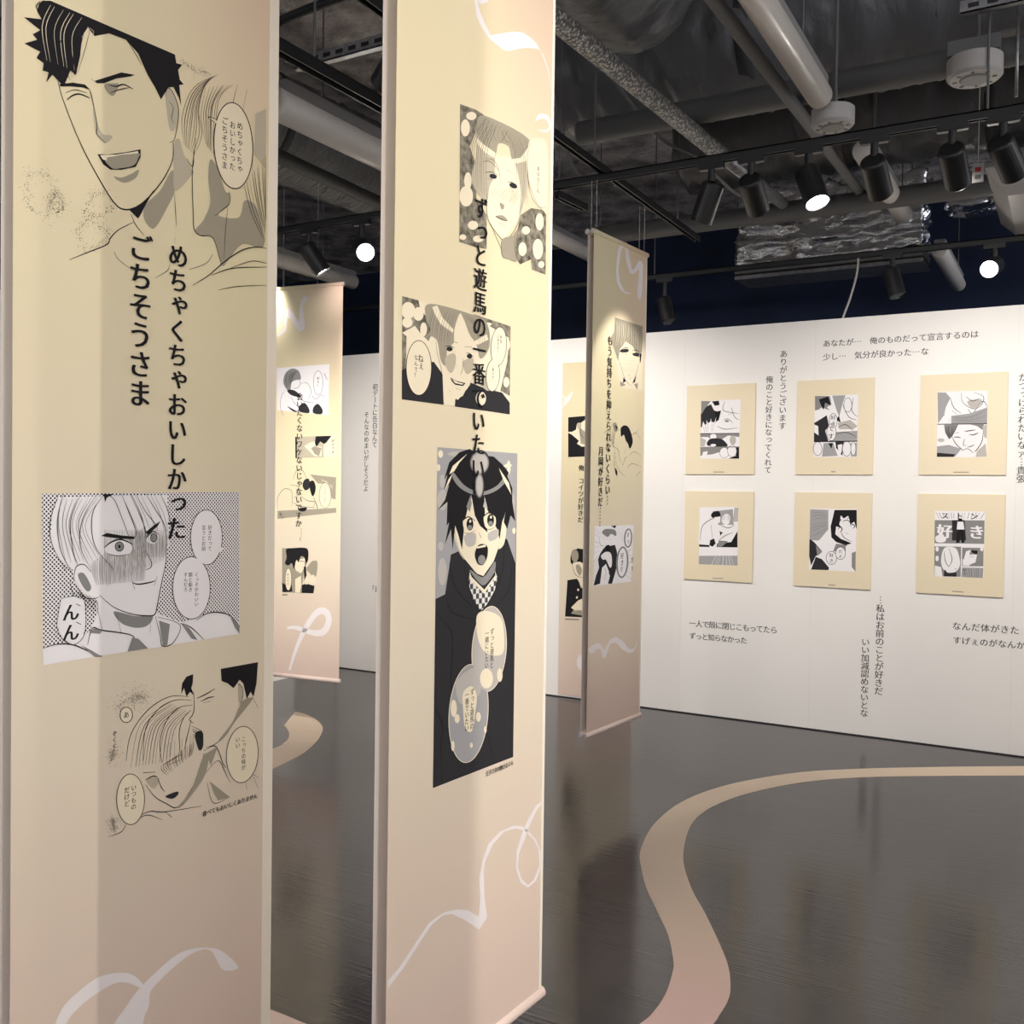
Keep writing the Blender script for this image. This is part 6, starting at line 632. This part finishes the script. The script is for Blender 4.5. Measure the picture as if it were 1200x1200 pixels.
# smoke detectors
def detector(x, y, z, r, h, label, plate=False):
    t = thing('smoke_detector', label, 'detector', (x, y, z))
    bm = B(); tube(bm, [(0, 0, h), (0, 0, h-.006), (0, 0, .012), (0, 0, 0)], [r*.93, r, r, r*.9], 40); new_obj('housing', bm, 'plastic_white' if not plate else 'plastic_white', t, False)
    bm = B(); tube(bm, [(0, 0, -.006), (0, 0, .0)], [r*.5, r*.55], 32); new_obj('sensor_ring', bm, 'plastic_grey', t)
    for k in range(8):
        a = k*math.pi/4; box_ = box(B(), (r*.62, -.006, -.002), (r*.78, .006, .001)); bmesh.ops.rotate(box_, verts=box_.verts[:], cent=(0, 0, 0), matrix=Matrix.Rotation(a, 3, 'Z')); new_obj('sensor_slot', box_, 'pipe_grey', t)
    new_obj('hanger_rod', tube(B(), [(.01, 0, h), (.01, 0, 4.25-z)], .008, 8), 'pipe_grey', t)
    if plate: new_obj('mounting_plate', box(B(), (-.10, -.07, h), (.10, .07, h+.06)), 'pipe_grey', t)
detector(-1.0, -2.0, 3.21, .094, .085, 'round white smoke detector at the end of the tube light')
detector(-.42, -2.0, 3.31, .11, .09, 'round white smoke detector on a plate near the right edge', True)
# strut channels
def strut(a, b, label):
    a = Vector(a); b = Vector(b); t = thing('strut_channel', label, 'strut', a, math.atan2(b.y-a.y, b.x-a.x)); L = (b-a).length
    bm = B(); box(bm, (0, -.02, 0), (L, -.015, .05)); box(bm, (0, .015, 0), (L, .02, .05)); box(bm, (0, -.02, 0), (L, .02, .005)); new_obj('channel', bm, 'galv', t)
    for k in range(int(L/.07)): new_obj('slot', box(B(), (.03+k*.07, -.0215, .016), (.07+k*.07, -.0195, .034)), 'rail_black', t)
    for s in (.1, L-.1): new_obj('hanger_rod', tube(B(), [(s, 0, .05), (s, 0, 4.25-a.z)], .005, 8), 'pipe_grey', t)
strut((-.46, -2.2, 3.5), (.6, -2.2, 3.5), 'slotted metal strut at the top right corner')
strut((-3.05, -3.27, 3.4), (-2.15, -3.27, 3.4), 'metal strut at the top between the left and centre banners')
# ceiling box unit at the right edge
t = thing('air_conditioner', 'white air conditioner with sloping edges hanging at the right edge', 'air conditioner', (.1, -.28, 3.14))
bm = B(); lo = [(-.46, -.5), (.46, -.5), (.46, .42), (-.46, .42)]; hi = [(-.56, -.64), (.56, -.64), (.56, .54), (-.56, .54)]
va = [bm.verts.new((x, y, 0)) for x, y in lo]; vb = [bm.verts.new((x, y, .12)) for x, y in hi]
bm.faces.new(va[::-1]); bm.faces.new(vb)
for i in range(4): bm.faces.new((va[i], va[(i+1) % 4], vb[(i+1) % 4], vb[i]))
new_obj('casing', bm, 'plastic_white', t)
new_obj('grille_panel', box(B(), (-.34, -.36, -.012), (.34, .28, 0), .006), 'plastic_white', t)
new_obj('air_slot', box(B(), (-.38, -.40, -.002), (.38, .32, -.0005)), 'pipe_grey', t)
for s in (-.4, .4): new_obj('hanger_rod', tube(B(), [(s, .3, .12), (s, .3, 1.11)], .006, 8), 'pipe_grey', t)
# small tag
t = thing('warning_tag', 'small white tag with a red mark hanging near the right edge', 'tag', (-.405, -1.93, 2.935))
new_obj('card', box(B(), (-.022, -.001, -.04), (.022, .001, .04)), 'plastic_white', t); new_obj('red_mark', box(B(), (-.012, -.0016, .005), (.012, -.001, .025)), 'red_mark', t)
new_obj('dark_mark', box(B(), (-.012, -.0016, -.026), (.012, -.001, -.008)), 'pipe_grey', t); new_obj('tie', tube(B(), [(0, 0, .04), (0, 0, .555)], .0015, 6), 'cable_white', t)
# cables
def cable(pts, r, label, mat='cable_white'):
    p = [Vector(q) for q in pts]; out = []
    for i in range(len(p)-1):
        a, b, c, d = p[max(i-1, 0)], p[i], p[i+1], p[min(i+2, len(p)-1)]
        for k in range(6):
            u = k/6; out.append(.5*((2*b)+(-a+c)*u+(2*a-5*b+4*c-d)*u*u+(-a+3*b-3*c+d)*u**3))
    out.append(p[-1]); return tag(new_obj('cable', tube(B(), out, r, 8), mat, None, True), label, 'cable')
cable([(-1.28, .1, 3.10), (-1.29, .11, 3.0), (-1.33, .12, 2.85), (-1.38, .12, 2.70), (-1.40, .12, 2.55)], .007, 'white cable dropping from the rear rail behind the white wall')
cable([(-2.05, -2.1, 3.6), (-1.95, -1.7, 3.42), (-1.82, -1.5, 3.36), (-1.75, -1.05, 3.28), (-1.7, -.9, 3.3)], .009, 'grey flexible cable looping under the ducts beside the silver duct', 'pipe_grey')
cable([(-2.35, -2.2, 3.62), (-2.33, -2.1, 3.4), (-2.32, -1.95, 3.22), (-2.22, -1.9, 3.2), (-2.15, -1.9, 3.2), (-2.12, -1.9, 3.14)], .009, 'dark grey cable hanging in a loop by the rail crossing', 'pipe_grey')
cable([(-3.4, -3.36, 3.52), (-3.07, -3.34, 3.60), (-2.66, -3.34, 3.62), (-2.0, -3.34, 3.62)], .02, 'thick black cable slung at the top between the left and centre banners', 'rail_black')
for x, y, lab in ((-.93, -1.4, 'threaded rod hanging between the spotlights near the second tube light'), (-.26, -2.02, 'threaded rod hanging left of the right edge spotlights'), (-.22, -1.85, 'threaded rod nearest the right edge of the photo')):
    ctube('threaded_rod', [(x, y, 3.14 if y > -1.9 else 3.2), (x, y, 3.6)], .006, 'galv', lab, 'rod')
